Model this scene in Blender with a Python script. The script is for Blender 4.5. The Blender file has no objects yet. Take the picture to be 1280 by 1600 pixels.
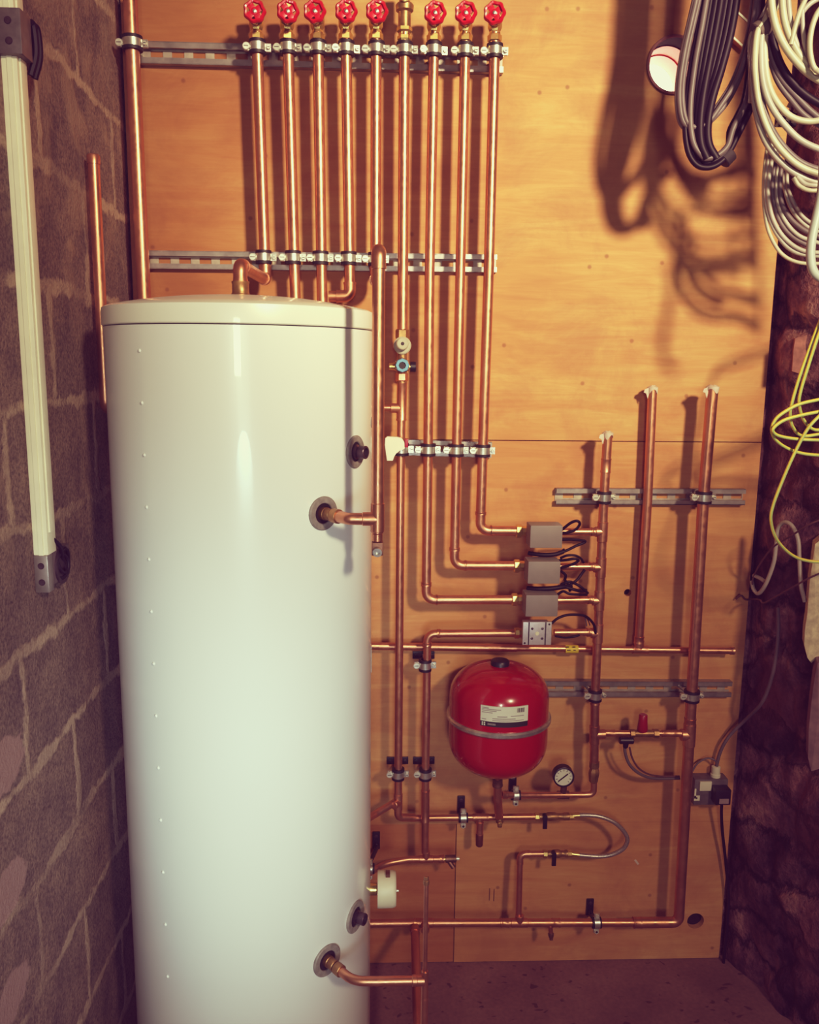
import bpy, bmesh, math, random
from mathutils import Vector, Matrix, noise
random.seed(7)
sc = bpy.context.scene
COL = sc.collection
# ------------------------------------------------------------------ camera
F_PX = 1330.0
YAW, PITCH, ROLL = math.radians(2.3), math.radians(9.9), math.radians(0.65)
DIST = 2.2
fw = Vector((math.sin(YAW)*math.cos(PITCH), math.cos(YAW)*math.cos(PITCH), -math.sin(PITCH)))
r0 = Vector((math.cos(YAW), -math.sin(YAW), 0))
u0 = r0.cross(fw)
rc = math.cos(ROLL)*r0 + math.sin(ROLL)*u0
uc = -math.sin(ROLL)*r0 + math.cos(ROLL)*u0
def ray(px, py):
    return fw*F_PX + rc*(px-640) - uc*(py-800)
_d = ray(900, 1501)
CAM_H = -_d.z/_d.y*DIST
CAM = Vector((0, -DIST, CAM_H))
def P(px, py, off=0.0):                 # point seen at a pixel, a given distance in front of the back wall
    d = ray(px, py); return CAM + d*((DIST-off)/d.y)
def PX(px, py, X):                      # point seen at a pixel on a side wall
    d = ray(px, py); return CAM + d*((X-CAM.x)/d.x)
def PZ(px, py, Z=0.0):
    d = ray(px, py); return CAM + d*((Z-CAM.z)/d.z)
cam = bpy.data.cameras.new('camera'); camo = bpy.data.objects.new('camera', cam); COL.objects.link(camo)
M = Matrix((rc, uc, -fw)).transposed().to_4x4(); M.translation = CAM
camo.matrix_world = M
cam.sensor_fit = 'VERTICAL'; cam.sensor_height = 36; cam.lens = 36*F_PX/1600
cam.clip_start = .02
sc.camera = camo

# ------------------------------------------------------------------ materials
def nmat(name):
    m = bpy.data.materials.new(name); m.use_nodes = True
    nt = m.node_tree; b = nt.nodes['Principled BSDF']
    return m, nt, b
def node(nt, t, **kw):
    n = nt.nodes.new(t)
    for k, v in kw.items():
        if k.startswith('i_'):
            key = k[2:]
            n.inputs[int(key) if key.isdigit() else key.replace('_', ' ')].default_value = v
        else: setattr(n, k, v)
    return n
def ramp(nt, fac, stops):
    r = nt.nodes.new('ShaderNodeValToRGB')
    el = r.color_ramp.elements
    while len(el) < len(stops): el.new(.5)
    for e, (p, c) in zip(el, stops):
        e.position = p; e.color = (*c, 1) if len(c) == 3 else c
    nt.links.new(fac, r.inputs[0]); return r
def mix(nt, fac, a, b, mode='MIX'):
    n = nt.nodes.new('ShaderNodeMix'); n.data_type = 'RGBA'; n.blend_type = mode
    for s, v in ((0, fac), (6, a), (7, b)):
        if isinstance(v, (int, float)): n.inputs[s].default_value = v
        elif isinstance(v, tuple): n.inputs[s].default_value = (*v, 1)
        else: nt.links.new(v, n.inputs[s])
    return n.outputs[2]
def math_(nt, op, a, b=None, c=None):
    n = nt.nodes.new('ShaderNodeMath'); n.operation = op
    for i, v in enumerate((a, b, c)):
        if v is None: continue
        if isinstance(v, (int, float)): n.inputs[i].default_value = v
        else: nt.links.new(v, n.inputs[i])
    return n.outputs[0]
def coords(nt, scale=(1, 1, 1), loc=(0, 0, 0), kind='Position'):
    g = nt.nodes.new('ShaderNodeNewGeometry'); mp = nt.nodes.new('ShaderNodeMapping')
    mp.inputs['Scale'].default_value = scale; mp.inputs['Location'].default_value = loc
    nt.links.new(g.outputs['Position'], mp.inputs[0]); return mp.outputs[0]
def noise_(nt, vec, scale, detail=4, rough=.55, dist=0):
    n = node(nt, 'ShaderNodeTexNoise'); n.inputs['Scale'].default_value = scale
    n.inputs['Detail'].default_value = detail; n.inputs['Roughness'].default_value = rough
    n.inputs['Distortion'].default_value = dist
    nt.links.new(vec, n.inputs['Vector']); return n
def bump(nt, b, h, strength=.3, dist=.01):
    n = nt.nodes.new('ShaderNodeBump'); n.inputs['Strength'].default_value = strength; n.inputs['Distance'].default_value = dist
    nt.links.new(h, n.inputs['Height']); nt.links.new(n.outputs[0], b.inputs['Normal'])
def simple(name, col, rough=.5, metal=0, var=.08, vscale=30, coat=0, spec=.5, bmp=0):
    m, nt, b = nmat(name)
    v = coords(nt); n = noise_(nt, v, vscale, 3)
    lo = tuple(max(0, c*(1-var)) for c in col); hi = tuple(min(1, c*(1+var)) for c in col)
    r = ramp(nt, n.outputs[0], [(.3, lo), (.7, hi)])
    nt.links.new(r.outputs[0], b.inputs['Base Color'])
    b.inputs['Roughness'].default_value = rough; b.inputs['Metallic'].default_value = metal
    b.inputs['Coat Weight'].default_value = coat; b.inputs['Specular IOR Level'].default_value = spec
    if bmp: bump(nt, b, n.outputs[0], bmp, .002)
    return m
def copper_mat(name, lo, mid, hi, rough):
    m, nt, b = nmat(name)
    v = coords(nt); n = noise_(nt, v, 9, 5, .6, .4); n2 = noise_(nt, v, 70, 3)
    f = math_(nt, 'ADD', math_(nt, 'MULTIPLY', n.outputs[0], .88), math_(nt, 'MULTIPLY', n2.outputs[0], .12))
    r = ramp(nt, f, [(.3, lo), (.5, mid), (.72, hi)])
    nt.links.new(r.outputs[0], b.inputs['Base Color'])
    rr = ramp(nt, n2.outputs[0], [(.3, (rough-.06,)*3), (.7, (rough+.1,)*3)])
    nt.links.new(rr.outputs[0], b.inputs['Roughness'])
    b.inputs['Metallic'].default_value = .88
    return m
MT = {}
MT['copper'] = copper_mat('copper', (.55, .24, .125), (.66, .30, .165), (.72, .37, .22), .34)
MT['fit'] = copper_mat('copper_fitting', (.50, .21, .11), (.62, .28, .155), (.72, .37, .22), .36)
MT['oldcopper'] = copper_mat('dark_copper', (.16, .06, .04), (.26, .10, .06), (.36, .15, .08), .5)
MT['brass'] = simple('brass', (.72, .50, .19), .3, .9, .2, 40)
MT['dullbrass'] = simple('dull_brass', (.36, .20, .085), .42, .75, .3, 50)
MT['bronze'] = simple('bronze_fitting', (.20, .10, .06), .45, .7, .3, 60)
MT['zinc'] = simple('zinc_steel', (.62, .60, .55), .34, .85, .2, 60)
MT['galv'] = simple('galvanised_steel', (.36, .33, .31), .40, .7, .25, 25)
MT['galvwarm'] = simple('zinc_dull_warm', (.44, .38, .31), .55, .4, .2, 40)
MT['brickred'] = simple('old_brick', (.34, .15, .11), .9, 0, .3, 40, bmp=.6)
MT['screw'] = simple('bright_screw', (.80, .80, .72), .35, .55, .15, 90)
MT['rubber'] = simple('black_rubber', (.012, .008, .010), .55, 0, .3, 50)
MT['blackplastic'] = simple('black_plastic', (.012, .009, .014), .4, 0, .3, 40)
MT['red'] = simple('red_enamel', (.62, .010, .022), .32, 0, .12, 40, .3)
MT['vessel'] = simple('vessel_red', (.40, .0035, .012), .22, 0, .08, 6, .5)
MT['darkred'] = simple('dark_red_plastic', (.33, .008, .018), .35, 0, .1, 30)
MT['white'] = simple('white_plastic', (.76, .72, .56), .45, 0, .04, 20)
MT['ivory'] = simple('ivory_plastic', (.72, .68, .52), .45, 0, .05, 20)
MT['trunk'] = simple('trunking_white', (.93, .90, .72), .4, 0, .05, 12)
MT['tank'] = simple('tank_white', (.92, .95, .93), .28, 0, .02, 2, .35)
MT['lid'] = simple('lid_cream', (.92, .93, .85), .34, 0, .02, 3, .25)
MT['seam'] = simple('seam_shadow', (.36, .36, .31), .6)
MT['flange'] = simple('port_flange_grey', (.30, .28, .25), .55, .15, .25, 80)
MT['dark'] = simple('dark_cavity', (.012, .006, .007), 1.0, 0, .3, 60)
MT['portmetal'] = simple('dark_port_metal', (.10, .075, .085), .35, .7, .3, 60)
MT['greybox'] = simple('grey_enamel', (.23, .20, .18), .5, 0, .06, 30)
MT['greyside'] = simple('grey_side', (.30, .22, .21), .45, 0, .08, 30)
MT['alu'] = simple('brushed_aluminium', (.55, .52, .56), .42, .35, .08, 120)
MT['socketgrey'] = simple('metal_box_grey', (.15, .13, .13), .45, .3, .2, 60)
MT['cable'] = simple('cable_grey', (.42, .38, .33), .42, 0, .14, 14)
MT['cablepale'] = simple('cable_pale', (.50, .46, .34), .42, 0, .12, 14)
MT['cabledark'] = simple('cable_dim', (.13, .105, .105), .5, 0, .2, 14)
MT['cableblack'] = simple('cable_black', (.010, .006, .011), .5, 0, .3, 14, spec=.25)
MT['brownwire'] = simple('brown_wire', (.12, .055, .045), .5, 0, .2, 14)
MT['conduit'] = simple('conduit_grey', (.42, .45, .42), .4, 0, .08, 14)
MT['tape'] = simple('grey_tape', (.10, .075, .06), .7, 0, .2, 30)
MT['blacktape'] = simple('black_tape', (.02, .014, .016), .75, 0, .2, 30)
MT['yellow'] = simple('earth_yellow', (.80, .62, .07), .4, 0, .1, 20)
MT['green'] = simple('earth_green', (.36, .46, .14), .4, 0, .1, 20)
MT['yellowlabel'] = simple('yellow_label', (.70, .52, .03), .5, 0, .1, 40)
MT['ink'] = simple('ink', (.02, .015, .015), .6)
MT['greyink'] = simple('grey_ink', (.30, .27, .26), .6)
MT['paper'] = simple('label_paper', (.74, .73, .62), .5, 0, .04, 20)
MT['blue'] = simple('blue_cap', (.12, .33, .50), .4, 0, .1, 30)
MT['putty'] = simple('grey_cap', (.42, .38, .29), .5, 0, .1, 30)
MT['hosesteel'] = simple('braided_steel', (.46, .40, .36), .35, .7, .35, 400)
MT['terracotta'] = simple('terracotta_tube', (.62, .17, .12), .5, 0, .08, 20)
MT['terrarim'] = simple('duct_rim', (.36, .17, .16), .5, 0, .1, 20)
MT['flux'] = simple('flux_tape', (.62, .50, .41), .6, 0, .1, 60)
MT['plaster'] = simple('cream_plaster', (.62, .52, .34), .9, 0, .25, 60, bmp=.6)
MT['pinkplaster'] = simple('pink_plaster', (.24, .15, .15), .9, 0, .25, 40, bmp=.6)
MT['batten'] = simple('batten', (.42, .20, .09), .6, 0, .2, 20)
m, nt, b = nmat('daylight'); e = node(nt, 'ShaderNodeEmission'); e.inputs[0].default_value = (1, .97, .9, 1); e.inputs[1].default_value = 7
nt.links.new(e.outputs[0], nt.nodes['Material Output'].inputs[0]); MT['daylight'] = m

def plywood(tint=(1, 1, 1)):
    m, nt, b = nmat('plywood')
    g = nt.nodes.new('ShaderNodeNewGeometry')
    oi = nt.nodes.new('ShaderNodeObjectInfo')
    v1 = coords(nt, (1.2, 1, 9)); v2 = coords(nt, (3.5, 1, 60)); v3 = coords(nt, (1, 1, 1.8))
    big = noise_(nt, v3, 1.9, 4, .55, .6); gr = noise_(nt, v1, 2.2, 6, .62, 1.2); fine = noise_(nt, v2, 3.0, 4, .6, .2)
    f = math_(nt, 'ADD', math_(nt, 'MULTIPLY', big.outputs[0], .35), math_(nt, 'MULTIPLY', gr.outputs[0], .5))
    f = math_(nt, 'ADD', f, math_(nt, 'MULTIPLY', fine.outputs[0], .15))
    c = ramp(nt, f, [(.30, (.46, .20, .072)), (.46, (.55, .26, .095)), (.56, (.60, .315, .120)), (.72, (.68, .41, .170))])
    # knots and small nail marks
    sx_ = nt.nodes.new('ShaderNodeSeparateXYZ'); nt.links.new(g.outputs['Position'], sx_.inputs[0])
    cx_ = nt.nodes.new('ShaderNodeCombineXYZ'); nt.links.new(sx_.outputs[0], cx_.inputs[0]); nt.links.new(sx_.outputs[2], cx_.inputs[1])
    vo = node(nt, 'ShaderNodeTexVoronoi'); vo.voronoi_dimensions = '2D'; vo.inputs['Scale'].default_value = 4.6
    nt.links.new(cx_.outputs[0], vo.inputs['Vector'])
    k = ramp(nt, vo.outputs['Distance'], [(0, (1, 1, 1)), (.014, (1, 1, 1)), (.032, (0, 0, 0))])
    col = mix(nt, math_(nt, 'MULTIPLY', k.outputs[0], .55), c.outputs[0], (.16, .06, .025))
    vb = coords(nt); st = noise_(nt, vb, 5, 6, .68, .5)
    s = ramp(nt, st.outputs[0], [(.46, (0, 0, 0)), (.66, (1, 1, 1))])
    col = mix(nt, math_(nt, 'MULTIPLY', s.outputs[0], .42), col, (.36, .14, .06))
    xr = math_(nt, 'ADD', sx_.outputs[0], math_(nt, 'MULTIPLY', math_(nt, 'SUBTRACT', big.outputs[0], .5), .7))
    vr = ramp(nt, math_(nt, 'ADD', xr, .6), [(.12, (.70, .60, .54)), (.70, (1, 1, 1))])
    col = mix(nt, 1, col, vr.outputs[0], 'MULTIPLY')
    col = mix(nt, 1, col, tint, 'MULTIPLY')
    nt.links.new(col, b.inputs['Base Color'])
    b.inputs['Roughness'].default_value = .62; b.inputs['Specular IOR Level'].default_value = .25
    bump(nt, b, fine.outputs[0], .12, .002)
    return m
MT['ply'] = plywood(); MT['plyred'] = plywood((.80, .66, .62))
XL = P(193, 200, 0).x            # left block wall
XR = P(1172, 960, 0).x           # right stone pier
def blockwall():
    m, nt, b = nmat('blockwork')
    zj = PX(100, 800, XL).z; yj = PX(82, 560, XL).y; RH = (PX(100, 636, XL).z-PX(100, 1322, XL).z)/4
    g = nt.nodes.new('ShaderNodeNewGeometry'); sp = nt.nodes.new('ShaderNodeSeparateXYZ'); nt.links.new(g.outputs['Position'], sp.inputs[0])
    cb = nt.nodes.new('ShaderNodeCombineXYZ')
    nt.links.new(math_(nt, 'ADD', sp.outputs[1], -yj + .45*20), cb.inputs[0])
    nt.links.new(math_(nt, 'ADD', sp.outputs[2], -zj + RH*20), cb.inputs[1])
    v = coords(nt)
    w1 = noise_(nt, v, 5, 5, .65); w2 = noise_(nt, v, 28, 3, .6)
    def warp(vec, n, a):
        s = nt.nodes.new('ShaderNodeVectorMath'); s.operation = 'SUBTRACT'; nt.links.new(n.outputs['Color'], s.inputs[0]); s.inputs[1].default_value = (.5, .5, .5)
        s2 = nt.nodes.new('ShaderNodeVectorMath'); s2.operation = 'SCALE'; nt.links.new(s.outputs[0], s2.inputs[0]); s2.inputs['Scale'].default_value = a
        a2 = nt.nodes.new('ShaderNodeVectorMath'); a2.operation = 'ADD'; nt.links.new(vec, a2.inputs[0]); nt.links.new(s2.outputs[0], a2.inputs[1]); return a2.outputs[0]
    vec = warp(warp(cb.outputs[0], w1, .06), w2, .022)
    br = node(nt, 'ShaderNodeTexBrick'); br.offset = .5; br.inputs['Scale'].default_value = 1
    br.inputs['Mortar Size'].default_value = 0; br.inputs['Mortar Smooth'].default_value = 0
    br.inputs['Brick Width'].default_value = .45; br.inputs['Row Height'].default_value = RH; br.inputs['Bias'].default_value = 0
    br.inputs['Color1'].default_value = (.20, .168, .148, 1); br.inputs['Color2'].default_value = (.265, .212, .175, 1); br.inputs['Mortar'].default_value = (.60, .48, .36, 1)
    nt.links.new(vec, br.inputs['Vector'])
    bw = node(nt, 'ShaderNodeTexBrick'); bw.offset = .5; bw.inputs['Scale'].default_value = 1
    bw.inputs['Mortar Size'].default_value = .032; bw.inputs['Mortar Smooth'].default_value = 1
    bw.inputs['Brick Width'].default_value = .45; bw.inputs['Row Height'].default_value = RH
    nt.links.new(vec, bw.inputs['Vector'])
    pit = noise_(nt, v, 160, 3, .7); mid = noise_(nt, v, 12, 5, .65); sm = noise_(nt, v, 5.5, 5, .65, .5)
    pr = ramp(nt, pit.outputs[0], [(.30, (.45, .45, .47)), (.62, (1.22, 1.18, 1.14))])
    col = mix(nt, 1, br.outputs[0], pr.outputs[0], 'MULTIPLY')
    mr = ramp(nt, mid.outputs[0], [(.3, (.70, .68, .72)), (.7, (1.28, 1.22, 1.14))])
    col = mix(nt, 1, col, mr.outputs[0], 'MULTIPLY')
    # mortar: joints of ragged width, smears (more of them high on the wall) and a few round dabs
    rag = noise_(nt, v, 9, 5, .7)
    mk = math_(nt, 'ADD', bw.outputs['Fac'], math_(nt, 'MULTIPLY', math_(nt, 'SUBTRACT', rag.outputs[0], .5), 2.1))
    mk = ramp(nt, mk, [(.60, (0, 0, 0)), (.95, (1, 1, 1))])
    hi = nt.nodes.new('ShaderNodeMapRange'); nt.links.new(sp.outputs[2], hi.inputs[0])
    hi.inputs[1].default_value = 1.2; hi.inputs[2].default_value = 2.5; hi.inputs[3].default_value = -.05; hi.inputs[4].default_value = .10
    sf = ramp(nt, math_(nt, 'ADD', sm.outputs[0], hi.outputs[0]), [(.56, (0, 0, 0)), (.70, (1, 1, 1))])
    col = mix(nt, math_(nt, 'MULTIPLY', sf.outputs[0], .55), col, (.44, .325, .23))
    mc = mix(nt, pr.outputs[0], (.40, .30, .23), (.58, .455, .335))
    fade = ramp(nt, math_(nt, 'ADD', noise_(nt, v, 3.3, 3, .6).outputs[0], 0), [(.36, (.25, .25, .25)), (.56, (1, 1, 1))])
    col = mix(nt, math_(nt, 'MULTIPLY', mk.outputs[0], math_(nt, 'MULTIPLY', fade.outputs[0], .85)), col, mc)
    for px_, py_ in ((8, 1196), (14, 1390), (18, 1556)):
        q = PX(px_, py_, XL)
        dy = math_(nt, 'DIVIDE', math_(nt, 'SUBTRACT', sp.outputs[1], q.y), .085); dz = math_(nt, 'DIVIDE', math_(nt, 'SUBTRACT', sp.outputs[2], q.z), .050)
        dd_ = math_(nt, 'SQRT', math_(nt, 'ADD', math_(nt, 'MULTIPLY', dy, dy), math_(nt, 'MULTIPLY', dz, dz)))
        dd_ = math_(nt, 'ADD', dd_, math_(nt, 'MULTIPLY', math_(nt, 'SUBTRACT', rag.outputs[0], .5), 1.2))
        k_ = ramp(nt, dd_, [(.86, (1, 1, 1)), (.95, (0, 0, 0))])
        col = mix(nt, math_(nt, 'MULTIPLY', k_.outputs[0], .9), col, (.42, .29, .26))
    nt.links.new(col, b.inputs['Base Color']); b.inputs['Roughness'].default_value = .92; b.inputs['Specular IOR Level'].default_value = .15
    h = math_(nt, 'ADD', math_(nt, 'MULTIPLY', mk.outputs[0], .30), math_(nt, 'MULTIPLY', pit.outputs[0], .5))
    h = math_(nt, 'ADD', h, math_(nt, 'MULTIPLY', mid.outputs[0], .6)); h = math_(nt, 'ADD', h, math_(nt, 'MULTIPLY', sf.outputs[0], .25))
    bump(nt, b, h, .75, .009)
    return m
MT['block'] = blockwall()
def stone():
    m, nt, b = nmat('rubble_stone')
    v = coords(nt, (1.6, 1.6, 1)); v2 = coords(nt)
    n1 = noise_(nt, v, 7, 6, .65, .15); n2 = noise_(nt, v2, 60, 4, .65); n3 = noise_(nt, v, 2.6, 3)
    c = ramp(nt, n1.outputs[0], [(.32, (.04, .018, .026)), (.46, (.12, .062, .066)), (.58, (.22, .12, .115)), (.70, (.42, .27, .23))])
    r = ramp(nt, n2.outputs[0], [(.3, (.6, .6, .62)), (.7, (1.3, 1.25, 1.2))])
    ad = nt.nodes.new('ShaderNodeVectorMath'); ad.operation = 'MULTIPLY_ADD'; nt.links.new(n1.outputs['Color'], ad.inputs[0]); ad.inputs[1].default_value = (.16, .16, .16); nt.links.new(v2, ad.inputs[2])
    ve = node(nt, 'ShaderNodeTexVoronoi', feature='DISTANCE_TO_EDGE'); vc = node(nt, 'ShaderNodeTexVoronoi')
    mp2 = nt.nodes.new('ShaderNodeMapping'); mp2.inputs['Scale'].default_value = (1, 4.5, 8.0); mp2.inputs['Rotation'].default_value = (.5, 0, 0); nt.links.new(ad.outputs[0], mp2.inputs[0])
    for q in (ve, vc): q.inputs['Scale'].default_value = 1; nt.links.new(mp2.outputs[0], q.inputs['Vector'])
    ed = ramp(nt, ve.outputs['Distance'], [(0, (.30, .28, .32)), (.10, (1, 1, 1))])
    cc_ = ramp(nt, vc.outputs['Color'], [(.2, (.62, .58, .62)), (.8, (1.35, 1.3, 1.25))])
    col = mix(nt, 1, mix(nt, 1, c.outputs[0], ed.outputs[0], 'MULTIPLY'), cc_.outputs[0], 'MULTIPLY')
    col = mix(nt, 1, col, r.outputs[0], 'MULTIPLY')
    rr = ramp(nt, n3.outputs[0], [(.52, (0, 0, 0)), (.64, (1, 1, 1))])
    col = mix(nt, math_(nt, 'MULTIPLY', rr.outputs[0], .45), col, (.24, .08, .06))
    nt.links.new(col, b.inputs['Base Color']); b.inputs['Roughness'].default_value = .9; b.inputs['Specular IOR Level'].default_value = .2
    h = math_(nt, 'ADD', math_(nt, 'MULTIPLY', n1.outputs[0], .6), math_(nt, 'MULTIPLY', n2.outputs[0], .3)); h = math_(nt, 'ADD', h, math_(nt, 'MULTIPLY', ed.outputs[0], .5))
    bump(nt, b, h, .9, .035)
    return m
MT['stone'] = stone()
def floormat():
    m, nt, b = nmat('concrete_floor')
    v = coords(nt); n1 = noise_(nt, v, 5, 6, .6); n2 = noise_(nt, v, 90, 3); 
    v3 = coords(nt, (1, 1.7, 1)); n3 = noise_(nt, v3, 26, 2, .5, .4); n4 = noise_(nt, v, 3.0, 2)
    c = ramp(nt, n1.outputs[0], [(.3, (.175, .088, .072)), (.55, (.245, .13, .105)), (.75, (.30, .17, .135))])
    r = ramp(nt, n2.outputs[0], [(.3, (.85, .85, .85)), (.7, (1.12, 1.1, 1.1))])
    col = mix(nt, 1, c.outputs[0], r.outputs[0], 'MULTIPLY')
    s = ramp(nt, math_(nt, 'ADD', n3.outputs[0], math_(nt, 'MULTIPLY', n4.outputs[0], .25)), [(.79, (0, 0, 0)), (.83, (1, 1, 1))])
    col = mix(nt, math_(nt, 'MULTIPLY', s.outputs[0], .75), col, (.065, .022, .018))
    nt.links.new(col, b.inputs['Base Color']); b.inputs['Roughness'].default_value = .85
    bump(nt, b, n1.outputs[0], .3, .01)
    return m
MT['floor'] = floormat()

# ------------------------------------------------------------------ mesh helpers
class MB:
    def __init__(s): s.v = []; s.f = []
    def add(s, vs, fs):
        o = len(s.v); s.v += [Vector(p) for p in vs]; s.f += [tuple(i+o for i in f) for f in fs]; return s
    def tube(s, pts, r, seg=14, caps=True, closed=False, flat=1.0):
        pts = [Vector(p) for p in pts]; n = len(pts)
        rs = r if isinstance(r, (list, tuple)) else [r]*n
        tang = []
        for i in range(n):
            a = pts[i-1] if (i or closed) else pts[0]; c = pts[(i+1) % n] if (i < n-1 or closed) else pts[-1]
            t = c-a; tang.append(t.normalized() if t.length > 1e-9 else Vector((0, 0, 1)))
        up = Vector((0, 1, 0)) if abs(tang[0].y) < .9 else Vector((1, 0, 0))
        nrm = (up - tang[0]*up.dot(tang[0])).normalized()
        vs = []
        for i in range(n):
            if i:
                nrm = (nrm - tang[i]*nrm.dot(tang[i])); nrm = nrm.normalized()
            bi = tang[i].cross(nrm)
            for k in range(seg):
                a = 2*math.pi*k/seg
                vs.append(pts[i] + (nrm*math.cos(a) + bi*math.sin(a)*flat)*rs[i])
        fs = []
        for i in range(n if closed else n-1):
            for k in range(seg):
                a = i*seg+k; b_ = i*seg+(k+1) % seg; j = (i+1) % n
                fs.append((a, b_, j*seg+(k+1) % seg, j*seg+k))
        if caps and not closed:
            fs.append(tuple(reversed(range(seg)))); fs.append(tuple(range((n-1)*seg, n*seg)))
        return s.add(vs, fs)
    def lathe(s, o, ax, prof, seg=32, ref=None):     # prof: (distance along axis, radius)
        o = Vector(o); ax = Vector(ax).normalized()
        up = Vector(ref) if ref else (Vector((0, 0, 1)) if abs(ax.z) < .9 else Vector((1, 0, 0)))
        a1 = (up-ax*up.dot(ax)).normalized(); a2 = ax.cross(a1)
        vs = []; fs = []
        for t, r in prof:
            for k in range(seg):
                a = 2*math.pi*k/seg; vs.append(o+ax*t+(a1*math.cos(a)+a2*math.sin(a))*max(r, 1e-5))
        for i in range(len(prof)-1):
            for k in range(seg):
                fs.append((i*seg+k, i*seg+(k+1) % seg, (i+1)*seg+(k+1) % seg, (i+1)*seg+k))
        fs.append(tuple(reversed(range(seg)))); fs.append(tuple(range((len(prof)-1)*seg, len(prof)*seg)))
        return s.add(vs, fs)
    def cyl(s, a, b, r, seg=20, bev=0):
        a = Vector(a); b = Vector(b); L = (b-a).length
        pr = [(0, r), (L, r)] if not bev else [(0, r-bev), (bev, r), (L-bev, r), (L, r-bev)]
        return s.lathe(a, b-a, pr, seg)
    def box(s, c, h, ax=None, bev=0):
        c = Vector(c); X, Y, Z = ax if ax else (Vector((1, 0, 0)), Vector((0, 1, 0)), Vector((0, 0, 1)))
        bm = bmesh.new(); bmesh.ops.create_cube(bm, size=2)
        for v in bm.verts: v.co = Vector((v.co.x*h[0], v.co.y*h[1], v.co.z*h[2]))
        if bev: bmesh.ops.bevel(bm, geom=bm.edges[:], offset=bev, segments=2, affect='EDGES', profile=.6)
        bm.verts.index_update()
        s.add([c+X*v.co.x+Y*v.co.y+Z*v.co.z for v in bm.verts], [tuple(v.index for v in f.verts) for f in bm.faces]); bm.free(); return s
    def prism(s, poly, o, X, Y, N, depth):           # polygon in the X/Y plane extruded along N
        o = Vector(o); n = len(poly)
        vs = [o+X*p[0]+Y*p[1] for p in poly] + [o+X*p[0]+Y*p[1]+N*depth for p in poly]
        fs = [tuple(reversed(range(n))), tuple(range(n, 2*n))] + [(i, (i+1) % n, n+(i+1) % n, n+i) for i in range(n)]
        return s.add(vs, fs)
    def build(s, name, mat, parent=None, angle=38, recalc=True):
        me = bpy.data.meshes.new(name)
        org = wpos(parent) if parent else (sum(s.v, Vector())/len(s.v) if s.v else Vector())
        if not parent:
            org = Vector((org.x, org.y, min(p.z for p in s.v)))
        me.from_pydata([p-org for p in s.v], [], s.f)
        if recalc:
            bm = bmesh.new(); bm.from_mesh(me); bmesh.ops.recalc_face_normals(bm, faces=bm.faces); bm.to_mesh(me); bm.free()
        me.polygons.foreach_set('use_smooth', [True]*len(me.polygons))
        me.set_sharp_from_angle(angle=math.radians(angle))
        me.materials.append(MT[mat]); me.update()
        o = bpy.data.objects.new(name, me); COL.objects.link(o)
        if parent: o.parent = parent
        else: o.location = org
        return o
WP = {}
def wpos(o):
    if o is None: return Vector()
    p = Vector(o.location); q = o.parent
    while q: p += Vector(q.location); q = q.parent
    return p
def tag(o, label, cat, group=None):
    o['label'] = label; o['category'] = cat
    if group: o['group'] = group
    return o
def thing(name, label, cat, loc=(0, 0, 0), group=None):
    o = bpy.data.objects.new(name, None); COL.objects.link(o); o.location = loc; o.empty_display_size = .03
    return tag(o, label, cat, group)
def struct(o):
    o['kind'] = 'structure'; return o
def dup(root, loc, label, group=None, rot=None, scale=1):
    r = root.copy(); COL.objects.link(r); r.location = loc; r['label'] = label
    if group: r['group'] = group
    if rot is not None: r.rotation_euler = rot
    r.scale = (scale,)*3
    for ch in list(root.children):
        c = ch.copy(); COL.objects.link(c); c.parent = r
        for g in ch.children:
            d = g.copy(); COL.objects.link(d); d.parent = c
    return r
def spline(pts, res=7):
    pts = [Vector(p) for p in pts]
    q = [pts[0]*2-pts[1]] + pts + [pts[-1]*2-pts[-2]]; out = []
    for i in range(1, len(q)-2):
        p0, p1, p2, p3 = q[i-1:i+3]
        for k in range(res):
            t = k/res
            out.append(.5*((2*p1)+(p2-p0)*t+(2*p0-5*p1+4*p2-p3)*t*t+(3*p1-p0-3*p2+p3)*t**3))
    out.append(pts[-1]); return out
def fillet(pts, rad, n=8):
    pts = [Vector(p) for p in pts]; out = [pts[0]]; arcs = []
    for i in range(1, len(pts)-1):
        a = (pts[i-1]-pts[i]); b = (pts[i+1]-pts[i])
        R = rad[i-1] if isinstance(rad, (list, tuple)) else rad
        an = a.angle(b); t = min(R/math.tan(an/2) if an < 3.1 else 0, a.length*.48, b.length*.48)
        if t < 1e-5: out.append(pts[i]); arcs.append([pts[i]]); continue
        Re = t*math.tan(an/2); a.normalize(); b.normalize()
        c = pts[i] + (a+b).normalized()*(Re/math.sin(an/2))
        s0 = pts[i]+a*t-c; s1 = pts[i]+b*t-c; om = s0.angle(s1); arc = []
        for k in range(n+1):
            f = k/n
            arc.append(c + (s0*math.sin((1-f)*om)+s1*math.sin(f*om))/math.sin(om))
        ext = .8*R
        arcs.append([arc[0]+a*min(ext, 1)] + arc + [arc[-1]+b*min(ext, 1)]); out += arc
    out.append(pts[-1]); return out, arcs
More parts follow.
